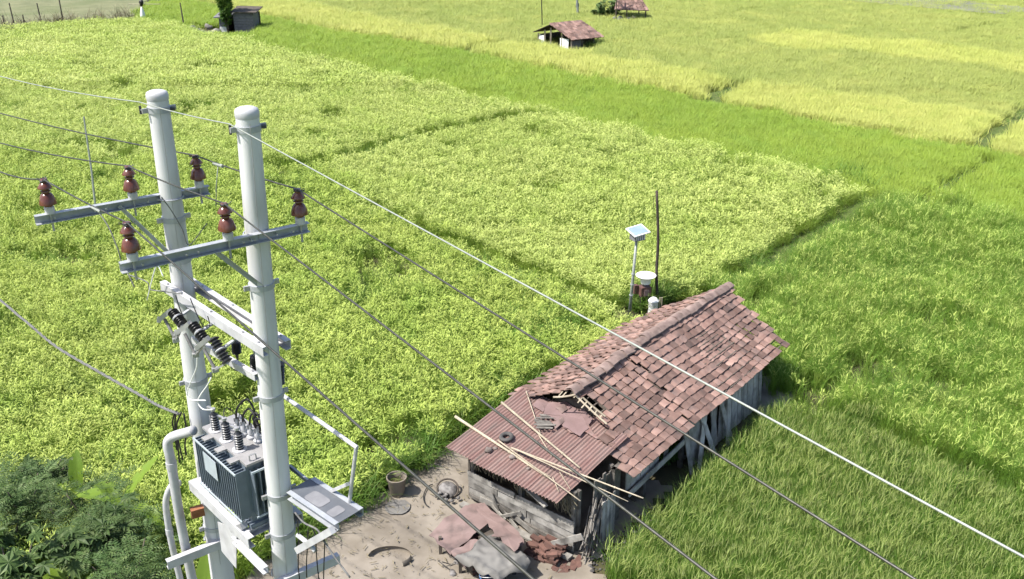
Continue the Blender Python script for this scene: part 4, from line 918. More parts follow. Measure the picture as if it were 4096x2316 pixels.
# ------------------------------------------------------------------ transformer on its platform
ZL = 6.55
lA, lB = P(*zB(440, 470), ZL), P(*zB(1060, 1020), ZL); TX = (lB-lA); TLn = TX.length; TX.normalize(); TY = Vec((-TX.y, TX.x, 0))
if TY.x < 0: TY = -TY
TWd = .56; HB = .84
tr = thing('transformer', 'dark grey finned transformer with pale lid, standing between the twin poles', 'transformer', lA-Vec((0, 0, HB)))
tp = lambda x, y, z: TX*x+TY*y+Vec((0, 0, z))                # x along the line, y away, z from the tank foot
def tbox(m, x0, x1, y0, y1, z0, z1): return m.hexa([tp(x0, y0, z0), tp(x1, y0, z0), tp(x1, y1, z0), tp(x0, y1, z0), tp(x0, y0, z1), tp(x1, y0, z1), tp(x1, y1, z1), tp(x0, y1, z1)])
tbox(MB(), .1, TLn-.06, .1, TWd-.08, .0, HB-.03).build('tank', 'tank_blue', tr)
tbox(MB(), .02, TLn, .09, TWd, HB-.03, HB).build('lid', 'tank_lid', tr)
lt = MB()
for x in (.22, .55, .85): tbox(lt, x, x+.1, -.02, .095, HB-.026, HB-.004)
lt.build('lid_tab', 'tank_lid', tr)
nf = 19; fin = MB(); tbox(fin, 0, .012, 0, .13, 0, HB-.2); fme = fin.mesh('cooling_fin', 'tank_blue')
for k in range(nf): link_mesh('cooling_fin', fme, tr, tp(.03+(TLn-.1)*k/(nf-1), -.03, .1))
for k in range(nf): link_mesh('cooling_fin', fme, tr, tp(.03+(TLn-.1)*k/(nf-1), TWd-.08, .1))
fr = MB(); tbox(fr, .015, TLn-.045, -.045, -.03, HB-.115, HB-.095); tbox(fr, .015, TLn-.045, -.045, -.03, .08, .1); fr.build('fin_rail', 'plate', tr)
fin2 = MB(); tbox(fin2, 0, .1, 0, .012, 0, HB-.24); fm2 = fin2.mesh('end_fin', 'tank_blue')
for k in range(6): link_mesh('end_fin', fm2, tr, tp(TLn-.06, .14+.075*k, .13))
e_ = MB(); tbox(e_, TLn+.03, TLn+.045, .12, .53, HB-.12, HB-.095); tbox(e_, TLn+.03, TLn+.045, .12, .53, .11, .13); e_.build('fin_rail', 'plate', tr)
tbox(MB(), .28, .6, -.052, -.046, HB-.42, HB-.16).build('name_plate', 'plate', tr)
tbox(MB(), .05, TLn-.02, .06, TWd-.1, -.05, 0).build('foot', 'tank_blue', tr)
for k, (x, y) in enumerate(((.2, .18), (.48, .18), (.77, .19))):
    b0 = tp(x, y, HB); hv = MB(); prof = [(0, 0), (.05, 0), (.05, .02)]
    for i in range(6): z = .03+i*.033; prof += [(.036, z), (.05, z+.012), (.05, z+.016), (.036, z+.026)]
    prof += [(.03, .235), (.018, .25), (.018, .28), (0, .28)]
    hb = smooth_by_angle(hv.lathe(b0, prof, 18).build('bushing', 'porcelain_black', tr), 40)
    rg_ = MB()
    for i in range(6): rg_.torus(b0+Vec((0, 0, .044+i*.033)), .05, .0035, 18, 5)
    rg_.build('shed_rim', 'grey_metal', hb)
    fl = MB(); fl.lathe(b0, [(0, -.002), (.085, -.002), (.085, .012), (.06, .018), (0, .018)], 12); fl.build('flange', 'white_paint', hb)
    fl = MB(); fl.lathe(b0+Vec((0, 0, .27)), [(0, 0), (.03, 0), (.03, .03), (0, .035)], 8); fl.beam(b0+Vec((0, 0, .29)), b0+tp(-.08, -.03, .3), .03, .02); fl.build('terminal', 'grey_metal', hb)
for k in range(4):
    b0 = tp(.4+.125*k, .36+.02*k, HB); lv = smooth_by_angle(MB().lathe(b0, [(0, 0), (.045, 0), (.05, .03), (.03, .05), (.036, .1), (.02, .13), (.016, .18), (0, .18)], 14).build('low_voltage_bushing', 'white_paint', tr), 40)
    MB().box(b0+Vec((0, 0, .17)), (.06, .03, .05), .4).build('terminal', 'grey_metal', lv)
MB().tube([tp(TLn-.1, .46, HB), tp(TLn-.1, .46, HB+.3)], .075, 16).build('conservator', 'tank_blue', tr)
MB().tube([tp(TLn-.05, .16, HB), tp(TLn-.05, .16, HB+.07), tp(TLn-.05, .24, HB+.07), tp(TLn-.05, .24, HB)], .01, 6).build('lifting_eye', 'grey_metal', tr)
to = tr.location
for nm, pts_ in (('largest black cable loop over the transformer lid', [(.4, .36, .17), (.48, .36, .36), (.6, .43, .5), (.72, .44, .44), (.74, .45, .3), (.72, .5, .1)]), ('inner black cable loop over the transformer lid', [(.525, .38, .17), (.57, .38, .3), (.66, .42, .4), (.78, .43, .34), (.74, .46, .22), (.66, .45, .26), (.7, .5, .05)]), ('black cable bending down beside the near pole', [(.775, .42, .17), (.78, .4, .28), (.86, .42, .36), (.96, .46, .33)]), ('black cable coil behind the bushings', [(.65, .4, .17), (.68, .42, .32), (.78, .45, .38), (.84, .46, .28), (.76, .45, .22), (.7, .45, .3), (.76, .5, .34)])):
    p = [to+tp(x, y, HB+z) for x, y, z in pts_]; m = MB(p[0]); m.tube(curve_pts(p, 6), .013, 7); tag(m.build('cable', 'cable_black', None, True), nm, 'cable')
for nm, pts_ in (('thin dark lead branching over the middle bushing', [(.48, .18, .3), (.4, .24, .36), (.42, .3, .34), (.5, .36, .18)]), ('thin dark lead from the third bushing to the cables', [(.74, .22, .29), (.66, .3, .38), (.62, .38, .2)])):
    p = [to+tp(x, y, HB+z) for x, y, z in pts_]; m = MB(p[0]); m.tube(curve_pts(p, 5), .006, 5); tag(m.build('jumper_wire', 'cable_black', None, True), nm, 'wire')
# platform
ZP = ZL-HB-.05
pf = thing('platform', 'white steel platform with open frame carrying the transformer', 'platform', to-Vec((0, 0, .05)))
po = pf.location; pq = lambda x, y, z: tp(x, y, z)
MB().channel(pq(-.32, -.02, -.075), pq(TLn+.1, -.02, -.075), .08, .14, .01, flip=-1).build('side_beam', 'white_paint', pf)
MB().channel(pq(-.32, .62, -.075), pq(TLn+.1, .62, -.075), .08, .14, .01).build('side_beam', 'white_paint', pf)
for x in (-.28, .02, .3, .75, 1.05): MB().channel(pq(x, .02, -.06), pq(x, .6, -.06), .08, .1, .008).build('cross_member', 'white_paint', pf)
MB().slab([pq(-.3, .02, -.006), pq(-.05, .02, -.006), pq(-.05, .5, -.006), pq(-.3, .5, -.006)], .006).build('end_plate', 'white_paint', pf)
pl = lambda q: P(*zC(*q), ZP-.02)-po
MB().slab([V(*zC(715, 600), po, TX)-po, V(*zC(960, 700), po, TX)-po, V(*zC(955, 1200), po, TX)-po, V(*zC(770, 980), po, TX)-po], .008).build('hanging_plate', 'white_paint', pf)
MB().channel(V(*zC(920, 820), po, TX)-po, V(*zC(1330, 1230), po, TX)-po, .07, .09, .008).build('brace', 'white_paint', pf)
MB().beam(V(*zC(905, 690), po-TY*.02, TX)-po, V(*zC(1050, 650), po, TX)-po, .08, .07).build('bracket', 'grey_metal', pf)
MB().box(V(*zC(450, 470), po, TX)-po, (.16, .1, .12), .5).build('rusty_bracket', 'rust', pf)
# lower cross beams on each pole
for pp, x0, x1, lb in ((poleR(4.95), -.3, .62, 'low steel crossbeam clamped to the near pole'), (poleL(4.55), -.72, .25, 'low steel crossbeam clamped to the far pole')):
    a = pp+AD*x0+AN*.17; t = thing('support_beam', lb, 'beam', a); MB().channel((0, 0, 0), AD*(x1-x0), .08, .12, .009, flip=-1).build('channel', 'white_paint', t)
    ub = MB(); ub.tube([pp-a+AD*.165*math.cos(k)-AN*.165*math.sin(k) for k in [R(i*15) for i in range(13)]], .01, 6); ub.build('u_bolt', 'galv', t)
# walkway past the near pole
wk = thing('walkway', 'narrow steel walkway with handrail sticking out beyond the near pole', 'walkway', poleR(6.3)); wo = wk.location
wv = lambda x, y: V(*z3(x, y), poleR(6.3), LD)-wo
LNn = LN; deckz = 6.2-wo.z
d0, d1 = .17, 1.06
MB().slab([LD*d0-LN*.02+Vec((0, 0, deckz)), LD*d1-LN*.02+Vec((0, 0, deckz)), LD*d1-LN*.33+Vec((0, 0, deckz)), LD*d0-LN*.33+Vec((0, 0, deckz))], .01).build('deck', 'walk_steel', wk)
for s_ in (.0, -.34): MB().channel(LD*(d0+.02)+LN*s_+Vec((0, 0, deckz-.045)), LD*d1+LN*s_+Vec((0, 0, deckz-.045)), .06, .1, .008, flip=-1 if s_ > 0 else 1).build('side_beam', 'galv', wk)
wq = lambda x, y, o_=-.33: V(x, y, poleR(6.3)+LN*o_, LD)-wo
MB().tube([wq(1125, 1577), wq(1429, 1791)], .024, 10).build('handrail', 'white_paint', wk)
MB().tube([wq(1396, 2020), wq(1425, 1791)], .022, 10).build('post', 'white_paint', wk)
MB().beam(wq(1402, 1932), wq(1295, 1976), .035, .035).build('brace', 'white_paint', wk)
MB().beam(wq(1158, 1865), wq(1300, 1980), .03, .05).build('mid_rail', 'galv', wk)
MB().beam(wq(1300, 1980), wq(1404, 2020), .03, .05).build('toe_rail', 'galv', wk)
MB().beam(wq(1330, 2120, .05), wq(1190, 2200, .05), .06, .08).build('strut', 'white_paint', wk)
for x, w_ in ((.55, .3), (.88, .14)):
    pm = MB(); cpt = LD*x-LN*.13+Vec((0, 0, deckz+.004)); a_ = [Vec((0, 0, 0))]
    ring = [cpt+LD*(w_*.5)*math.copysign(abs(math.cos(t))**.4, math.cos(t))+LN*.09*math.copysign(abs(math.sin(t))**.4, math.sin(t)) for t in [2*math.pi*k/28 for k in range(28)]]
    pm.slab(ring if LD.cross(LN).z > 0 else ring[::-1], .003); pm.build('worn_patch', 'worn_steel', wk)
# conduits on the left
for nm, pts_, r_ in (('thick white conduit bending off the transformer lid and down', [Q(*zB(430, 490), 9.55), Q(*zB(330, 520), 9.6), Q(*zB(160, 570), 9.68), Q(*zB(85, 630), 9.7), Q(*zB(75, 720), 9.7), Q(*z3(150, 620), 9.7), Q(*z3(210, 1000), 9.7), Q(*z3(300, 1456), 9.7), Q(*z3(330, 1600), 9.7)], .06), ('thinner white conduit curving over left of the thick one', [Q(*z3(215, 770), 9.85), Q(*z3(165, 780), 9.85), Q(*z3(125, 850), 9.85), Q(*z3(115, 950), 9.85), Q(*z3(150, 1180), 9.85), Q(*z3(215, 1456), 9.85), Q(*z3(240, 1600), 9.85)], .042)):
    pts_ = pts_+[Vec((pts_[-1].x, pts_[-1].y, .0))]; m = MB(pts_[-1]); t = thing('conduit', nm, 'conduit', pts_[-1], 'white cable conduits beside the far pole')
    cp_ = curve_pts(pts_, 6); m.tube(cp_, r_, 16); o = m.build('pipe', 'white_paint', t, True)
    k = MB(pts_[-1]); j = 30 if r_ > .05 else 22; k.tube([cp_[j], cp_[j]+(cp_[j+1]-cp_[j]).normalized()*.09], r_*1.12, 16); k.build('coupling', 'white_paint', t)
# low voltage bundle from the left, and loose cables
pL = poleL(6.95); bun = [V(*q, pL+LN*.2, LD) for q in ((0, 1200), (120, 1300), (230, 1390), (400, 1490), (560, 1580), (640, 1625), (715, 1655))]
bun = [bun[0]+(bun[0]-bun[1]).normalized()*12]+bun; t = thing('cable_bundle', 'grey twisted cable bundle sagging in from the left to the far pole', 'cable', bun[-1])
cp_ = curve_pts(bun, 14)
for k in range(3):
    m = MB(bun[-1]); m.tube([p+Vec((.014*math.cos(i*.9+k*2.09), 0, .014*math.sin(i*.9+k*2.09))) for i, p in enumerate(cp_)], .011, 5); m.build('strand', 'cable_grey', t, True)
for k, (a, b, c_, d_) in enumerate((((705, 1645), (700, 1700), (712, 1790), (718, 1850)), ((725, 1650), (705, 1710), (722, 1800), (732, 1840)), ((735, 1655), (745, 1720), (740, 1780), (745, 1820)), ((700, 1650), (690, 1690), (700, 1740), (708, 1800)))):
    lead('cable', [a, b, c_, d_], .011, 'cable_black', '%s black cable hanging below the twisted bundle' % ('longest', 'second longest', 'rightmost', 'leftmost')[k], pL+LN*.2)
for k, q in enumerate(([(1190, 2080), (1192, 2110), (1195, 2170), (1193, 2260), (1200, 2330)], [(1232, 2120), (1230, 2180), (1226, 2250), (1227, 2310)], [(1250, 2110), (1262, 2150), (1266, 2220), (1272, 2290), (1278, 2330)], [(1264, 2150), (1285, 2140), (1298, 2165), (1296, 2250), (1294, 2330)])):
    lead('cable', q, .007, 'cable_black', '%s thin black cable dangling below the walkway' % ('leftmost', 'second from left', 'third from left', 'rightmost looped')[k], poleR(5)+LD*.15)
for k, q in enumerate(([(1180, 2050), (1215, 2090), (1270, 2120), (1300, 2170), (1340, 2230), (1400, 2310)], [(1190, 2140), (1240, 2180), (1262, 2205)])):
    lead('cable', q, .012 if k == 0 else .03, 'cable_grey' if k == 0 else 'white_paint', ('frayed grey cable trailing down to the right of the near pole', 'short white pipe stub pointing out beside the near pole')[k], poleR(5)+LD*.15)

# ------------------------------------------------------------------ behind the house: lamp post, dish, drums
c = P(2515, 1285, 0)
lp = thing('solar_lamp', 'slim pale post topped by a small box with a solar panel behind the farmhouse', 'solar lamp', c)
tp_ = Q(2546, 960, c.y)-c
MB().tube([(0, 0, 0), tp_], [.05, .04], 12).build('post', 'conductor_light', lp, True)
bx = MB().box(tp_+Vec((.02, 0, .12)), (.36, .3, .2), .5).build('box', 'weathered_grey', lp)
for k in range(5): MB().box(tp_+Matrix.Rotation(.5, 3, 'Z')@Vec((-.13+.07*k, -.155, 0))+Vec((.02, 0, .12)), (.025, .012, .15), .5).build('slat', 'white_plastic', bx)
rm_ = Matrix.Rotation(.5, 3, 'Z')@Matrix.Rotation(R(12), 3, 'X')@Matrix.Rotation(R(-6), 3, 'Y')
pn = MB().box(tp_+Vec((.03, 0, .3)), (.56, .5, .03), rot=rm_).build('panel_frame', 'white_plastic', lp)
MB().box(tp_+Vec((.03, 0, .3))+rm_@Vec((0, 0, .017)), (.49, .43, .008), rot=rm_).build('solar_panel', 'solar', pn)
for z in (.9, 1.25, 1.6): MB().lathe(tp_*(z/tp_.z), [(.05, -.015), (.062, -.015), (.062, .015), (.05, .015)], 12).build('clip', 'galv', lp)
c = P(2590, 1240, 0); ws = thing('water_stand', 'brown wooden stand holding a white basin beside the lamp post', 'stand', c)
q = Q(2578, 1152, c.y)-c
MB().box(q+Vec((0, 0, -.08)), (.34, .3, .3), .3).build('cabinet', 'brown_box', ws); MB().box(q+Vec((.05, -.13, -.1)), (.16, .06, .2), .3).build('door', 'mauve_sheet', ws); MB().box(q+Vec((-.28, .02, -.05)), (.12, .12, .3), .3).build('side_box', 'brown_box', ws)
for dx in (-.12, .12):
    for dy in (-.1, .1): MB().beam((q.x+dx, q.y+dy, 0), (q.x+dx, q.y+dy, q.z-.2), .04, .04).build('leg', 'dark_wood', ws)
c2 = Q(2583, 1118, c.y); bn = thing('basin', 'wide white basin on the brown stand behind the farmhouse', 'basin', c2-Vec((0, 0, .12)))
smooth_by_angle(MB().lathe((0, 0, 0), [(0, 0), (.15, 0), (.17, .14), (.3, .25), (.32, .27), (.3, .28), (.16, .2), (0, .19)], 26).build('bowl', 'white_plastic', bn), 60)
c = P(2610, 1262, 0); dr = thing('drum', 'white plastic drum standing behind the roof edge', 'drum', c)
smooth_by_angle(MB().lathe((0, 0, 0), [(0, 0), (.15, 0), (.155, .1), (.15, .2), (.155, .5), (.17, .52), (.1, .6), (0, .61)], 20).build('body', 'white_plastic', dr)); MB().lathe((0, 0, .59), [(0, 0), (.05, 0), (.05, .04), (0, .045)], 12).build('cap', 'white_plastic', dr)
for dx in (.2, .26): MB().beam((dx, 0, 0), (dx, .01, .62), .03, .05).build('stake', 'bamboo', dr)
c = P(2631, 1230, 0); t_ = Q(2627, 763, c.y)-c
dp = thing('dark_pole', 'tall slender dark wooden pole rising behind the farmhouse roof', 'pole', c)
MB().tube(curve_pts([(0, 0, 0), t_*.3+Vec((-.03, 0, 0)), t_*.6+Vec((.03, 0, 0)), t_], 4), [.05]*4+[.045]*5+[.04]*4, 8).build('shaft', 'dark_pole', dp, True)
MB().tube([t_*.97, t_*.96+Vec((-.09, 0, -.03)), t_*.9+Vec((-.1, 0, -.3))], .008, 5).build('wire_hook', 'cable_black', dp)
# thin stake standing in the rice behind the far crossarm
c = P(390, 905, 0); t_ = Q(335, 466, c.y+.5)-c
st = thing('bamboo_stake', 'thin pale leaning stake standing in the yellow rice behind the far crossarm', 'stake', c); MB().tube([(0, 0, 0), t_*.5+Vec((.04, 0, 0)), t_], [.045, .04, .03], 7).build('shaft', 'conductor_light', st)

# ------------------------------------------------------------------ far huts, fence, scarecrow
def far_tiles(parent, c00, c10, c01, c11, nu, nv, material, me=None):
    c00, c10, c01, c11 = map(Vec, (c00, c10, c01, c11)); wdt = (c10-c00).length/nu; ln = (c01-c00).length/nv
    me = MB().box((0, 0, 0), (wdt*1.02, ln*1.25, .035)).mesh('roof_tile', material)
    for j in range(nv):
        for i in range(nu):
            p = c00.lerp(c10, (i+.5)/nu).lerp(c01.lerp(c11, (i+.5)/nu), (j+.5)/nv); ax = (c10-c00).normalized(); dn = (c01-c00).normalized(); up = ax.cross(-dn).normalized()
            o = bpy.data.objects.new('roof_tile', me); col.objects.link(o); o.parent = parent
            o.matrix_local = Matrix.Translation(p+up*(.03+rnd.uniform(-.012, .012)))@(Matrix((ax, -dn, up)).transposed()@Euler((.06+rnd.gauss(0, .04), rnd.gauss(0, .04), rnd.gauss(0, .06))).to_matrix()).to_4x4()
hA, hB, hC = P(2153, 180), P(2285, 203), P(2370, 193)
h = thing('field_hut', 'small open field hut with mauve tiled roof and white side panels', 'hut', hB)
u = (hA-hB); w2 = (hC-hB); w2 = w2.normalized()*2.35; LU = u.length; un = u.normalized(); wn = w2.normalized(); up = Vec((0, 0, 1))
ez, rz_ = 1.0, 1.85
rf = MB().slab([-un*.35-wn*.3+up*(ez-.12), un*LU*.55-wn*.3+up*rz_, un*LU*.55+w2+wn*.5+up*rz_, -un*.35+w2+wn*.5+up*(ez-.12)][::-1], .04).build('roof', 'dark_wood', h)
MB().slab([un*LU*.55-wn*.3+up*rz_, un*(LU+.3)-wn*.3+up*(ez+.05), un*(LU+.3)+w2+wn*.5+up*(ez+.05), un*LU*.55+w2+wn*.5+up*rz_][::-1], .04).build('back_roof', 'dark_pole', h)
far_tiles(rf, un*LU*.57-wn*.36+up*(rz_+.02), un*LU*.57+w2+wn*.55+up*(rz_+.02), -un*.4-wn*.36+up*(ez-.11), -un*.4+w2+wn*.55+up*(ez-.11), 11, 8, 'tile')
for f, z in ((0, .85), (.28, 1.2), (.62, 1.55), (.8, 1.3), (1, .95)): MB().beam(un*LU*f, un*LU*f+up*z, .12, .1).build('post', 'bamboo', h)
for f in (.45, .95): MB().beam(w2*f, w2*f+up*.8, .1, .1).build('post', 'old_wood', h)
for a_, b_ in ((.08, .2), (.21, .33), (.82, .97)): MB().slab([un*LU*a_+up*.05, un*LU*b_+up*.05, un*LU*b_+up*.85, un*LU*a_+up*.85], .03).build('side_panel', 'cloth_white', h)
MB().slab([w2*.05+up*.02, w2*.4+up*.02, w2*.4+up*.75, w2*.05+up*.75], .03).build('front_panel', 'weathered_grey', h)
MB().slab([un*LU*.98+w2*.05, un*LU*.98+w2*.95, un*LU*.98+w2*.95+up*.9, un*LU*.98+w2*.05+up*.9], .03).build('back_panel', 'dark_wood', h)
MB().slab([un*.1+w2*.96, un*LU*.95+w2*.96, un*LU*.95+w2*.96+up*.9, un*.1+w2*.96+up*.8], .03).build('end_panel', 'dark_wood', h)
c = P(2169, 120); t_ = Q(2166, -25, c.y)-c; s_ = thing('antenna_pole', 'thin dark mast rising out of the frame behind the small hut', 'mast', c); MB().tube([(0, 0, 0), t_], .045, 8).build('shaft', 'cable_black', s_)
c = P(2312, 70); t_ = Q(2306, -40, c.y)-c; s_ = thing('marker_post', 'pale far post standing between the two far huts', 'post', c); MB().tube([(0, 0, 0), t_], [.12, .1], 10).build('shaft', 'conductor_light', s_); MB().box(t_*.45, (.3, .12, .35)).build('box', 'weathered_grey', s_)
c = P(2515, 98); h2 = thing('field_hut', 'farther ruined hut with sagging mauve roof at the top edge', 'hut', c)
e1, e2 = Vec((-1.6, 1.6, 0)), Vec((2.4, .6, 0))
rf = MB().slab([Vec((-1.4, 0, 1.35)), Vec((1.9, .5, 1.2)), Vec((1.2, 2.2, 2.2)), Vec((-1.0, 2.2, 2.3))], .05).build('roof', 'mauve_sheet', h2)
MB().slab([Vec((-1.0, 2.2, 2.3)), Vec((1.2, 2.2, 2.2)), Vec((1.6, 4.2, 1.2)), Vec((-1.4, 4.2, 1.3))], .05).build('back_roof', 'mauve_sheet', h2)
far_tiles(rf, (-1.0, 2.2, 2.33), (1.2, 2.2, 2.23), (-1.4, 0, 1.38), (1.9, .5, 1.23), 9, 7, 'tile')
for x, y, z in ((-1.2, .2, 1.4), (-.2, .3, 1.35), (1.6, .6, 1.25), (-1.2, 3.9, 1.3), (1.4, 3.9, 1.2)): MB().beam((x, y, 0), (x, y, z), .1, .1).build('post', 'dark_wood', h2)
for k in range(9): MB().rock((rnd.uniform(-1.3, .4), rnd.uniform(-.3, .5), .25+rnd.random()*.4), rnd.uniform(.15, .3), .8, 300+k).build('firewood', 'weathered_grey', h2, True)
for a, b in (((-.3, -.2, .1), (.6, .1, .7)), ((-.1, -.3, .05), (.9, -.4, .1)), ((.3, 0, 0), (.35, 0, .8))): MB().beam(a, b, .08, .08).build('fallen_pole', 'bamboo', h2)
c = P(975, 132); h3 = thing('grey_shed', 'grey plank shed with flat dark roof beyond the yellow field', 'shed', c)
for k in range(7): MB().box((.1, -.02, .15+k*.24), (1.7, .05, .225)).build('board', 'weathered_grey', h3)
for k in range(5): MB().box((-1.75, .3, .15+k*.24), (.8, .05, .225)).build('board', 'cloth_white' if k < 2 else 'weathered_grey', h3)
MB().box((-.5, 1.9, .8), (3.2, .05, 1.6)).build('back_wall', 'dark_wood', h3); MB().box((.97, .95, .85), (.05, 1.9, 1.6)).build('end_wall', 'weathered_grey', h3); MB().box((-2.13, 1.1, .6), (.05, 1.6, 1.2)).build('end_wall', 'dark_wood', h3)
MB().slab([(-.9, -.3, 1.85), (1.35, -.3, 1.8), (1.35, 2.2, 2.0), (-.9, 2.2, 2.05)], .08).build('roof', 'dark_wood', h3); MB().slab([(-2.5, -.1, 1.35), (-.95, -.1, 1.45), (-.95, 2.2, 1.65), (-2.5, 2.2, 1.6)], .08).build('roof', 'weathered_grey', h3)
MB().rock((-1.8, .4, 1.62), .35, .5, 77).build('roof_bundle', 'weathered_grey', h3, True)
for k, (x, y, r_) in enumerate(((770, 122, .5), (790, 132, .4), (815, 133, .35), (840, 140, .4), (865, 130, .45), (852, 148, .35), (835, 110, .4))):
    c = P(x, y, r_*.4); tag(MB(c).rock(c, r_, .8, 400+k).build('boulder', 'weathered_grey' if k < 4 else 'concrete', None, True), '%s grey boulder in the heap beside the far shed' % ('leftmost', 'second from left', 'third from left', 'fourth from left', 'large pale', 'rightmost low', 'topmost')[k], 'boulder', 'boulders beside the far shed')
c = P(575, 86); sk = thing('scarecrow', 'white caped scarecrow with dark head far off at the field edge', 'scarecrow', c)
MB().tube([(0, 0, 0), (0, 0, 1.75)], .04, 6).build('pole', 'bamboo', sk); MB().lathe((0, 0, .1), [(.28, 0), (.25, .5), (.12, 1.1), (.05, 1.25), (0, 1.26)], 10).build('cape', 'cloth_white', sk, True); MB().rock((.05, 0, 1.75), .22, 1.2, 5).build('head', 'cable_black', sk, True); MB().tube([(-1.2, 0, 1.6), (1.8, 0, 1.6)], .025, 5).build('crossbar', 'bamboo', sk)
for k, (x, y, ht_) in enumerate(((60, 112, 2.2), (168, 102, 2.0), (255, 98, 2.6), (738, 116, 2.3), (20, 116, 1.2), (100, 108, 1.1))):
    c = P(x, y); tag(MB(c).tube([c, c+Vec((rnd.uniform(-.1, .1), 0, ht_))], [.07, .05], 6).build('fence_stake', 'dark_wood'), '%s bare stake along the edge of the brown field' % ('tall second', 'tall third', 'tallest', 'lone far', 'short leftmost', 'short middle')[k], 'stake', 'stakes along the brown field')
fl_ = MB(); a, b = P(-60, 118, .9), P(60, 112, .9); tag(MB(a).beam(a, b, .05, .12).build('fence_rail', 'old_wood'), 'grey rail nailed along the stakes at the left edge', 'rail')

# ------------------------------------------------------------------ shrubs, banana plants, small trees
def frond(m, base, az, el, ln, nl, lw, droop, r):
    """feathery leaf: midrib with paired leaflets"""
    p = Vec(base); ang = el; d0 = Vec((math.cos(az), math.sin(az), 0)); side = Vec((-d0.y, d0.x, 0))
    for i in range(nl):
        d = d0*math.cos(ang)+Vec((0, 0, math.sin(ang))); q = p+d*ln/nl; f = math.sin(math.pi*(i+1.2)/(nl+1.4)); ll = lw*f
        for sg in (-1, 1):
            o_ = side*sg; tip = q+o_*ll+d*ll*.45-Vec((0, 0, ll*.25*r.random())); wv = d*ll*.2
            m._add([q, q+o_*ll*.45+wv+d*ll*.15, tip, q+o_*ll*.45-wv*.6+d*ll*.15], [(0, 1, 2, 3)])
        p = q; ang -= droop/nl
def palm_leaf(m, c, nrm, rad, r):
    """hand shaped leaf with seven lobes"""
    nrm = Vec(nrm).normalized(); x = nrm.orthogonal().normalized(); y = nrm.cross(x); a0 = r.uniform(0, 6.28)
    for k in range(9):
        a = a0+k*.7+r.uniform(-.12, .12); d = x*math.cos(a)+y*math.sin(a); s_ = nrm.cross(d); L_ = rad*r.uniform(.7, 1.05)
        m._add([c, c+d*L_*.5+s_*L_*.2-nrm*L_*.03, c+d*L_-nrm*L_*.3, c+d*L_*.5-s_*L_*.2-nrm*L_*.03], [(0, 1, 2, 3)])
def shrub(label, c, rad, ht_, nfr, kind, seed, matn='shrub_leaf', cat='shrub', name='shrub', size=1.0, group=None):
    r = random.Random(seed); c = Vec(c); t = thing(name, label, cat, c, group); tr_ = MB(); cr_ = MB(); tips = []
    for k in range(7):
        a = r.uniform(0, 6.28); e = Vec((math.cos(a)*rad*r.uniform(.3, .8), math.sin(a)*rad*r.uniform(.3, .8), ht_*r.uniform(.6, .95)))
        pts_ = curve_pts([Vec((0, 0, 0))+Vec((r.gauss(0, .04), r.gauss(0, .04), 0)), e*.4+Vec((0, 0, ht_*.15)), e], 4); tr_.tube(pts_, [.035*size*(1-.7*i/(len(pts_)-1)) for i in range(len(pts_))], 6); tips += [p for p in pts_[3:]]
    tr_.build('trunk', 'bark', t, True)
    for k in range(nfr):
        b = r.choice(tips)+Vec((r.gauss(0, rad*.2), r.gauss(0, rad*.2), r.gauss(0, ht_*.1))); b.z = max(.15, b.z)
        if kind == 'feather': frond(cr_, b, r.uniform(0, 6.28), r.uniform(.1, .9), r.uniform(.3, .55)*size, 9, r.uniform(.07, .12)*size, r.uniform(.6, 1.4), r)
        else: palm_leaf(cr_, b, (r.gauss(0, .45), r.gauss(0, .45), 1), r.uniform(.12, .24)*size, r)
    cr_.build('crown', matn, t); return t
def zz(x, y, z): return P(x*.5604, 1500+y*.5604, z)
g_ = 'leafy shrubs in the lower left corner'
for k, (x, y, z, rad, ht_, n_, kd, sz, lb) in enumerate((
        (120, 820, 1.3, .9, 1.6, 380, 'feather', 1.15, 'pale feathery shrub at the left edge above the dark hollow'),
        (330, 700, .9, .7, 1.15, 150, 'palm', 1.1, 'small pale shrub beside the upper banana shoot'),
        (620, 960, 1.2, .85, 1.6, 240, 'feather', 1.0, 'grey green feathery bush below the arching banana leaves'),
        (430, 950, 1.1, .6, 1.3, 120, 'feather', .8, 'dark feathery bush between the hollow and the banana plant'),
        (820, 1130, 1.3, .9, 1.7, 420, 'feather', 1.0, 'pale feathery shrub left of the conduits'),
        (620, 1230, 1.5, .8, 1.9, 220, 'palm', 1.2, 'largest hand leaved shrub above the bottom edge'),
        (880, 1360, 1.7, .8, 2.0, 380, 'feather', 1.0, 'feathery shrub at the bottom edge beside the conduits'),
        (60, 1390, 1.7, .7, 2.0, 160, 'palm', 1.3, 'yellow green shrub in the bottom left corner'),
        (60, 1130, 1.0, .5, 1.2, 70, 'palm', 1.2, 'sparse shrub by the dark hollow at the left edge'),
        (330, 1180, .9, .35, .9, 45, 'feather', .7, 'sparse twiggy bush inside the dark hollow'))):
    p = zz(x, y, z*.85); shrub(lb, (p.x, p.y, 0), rad, ht_, n_, kd, 500+k, size=sz, group=g_)
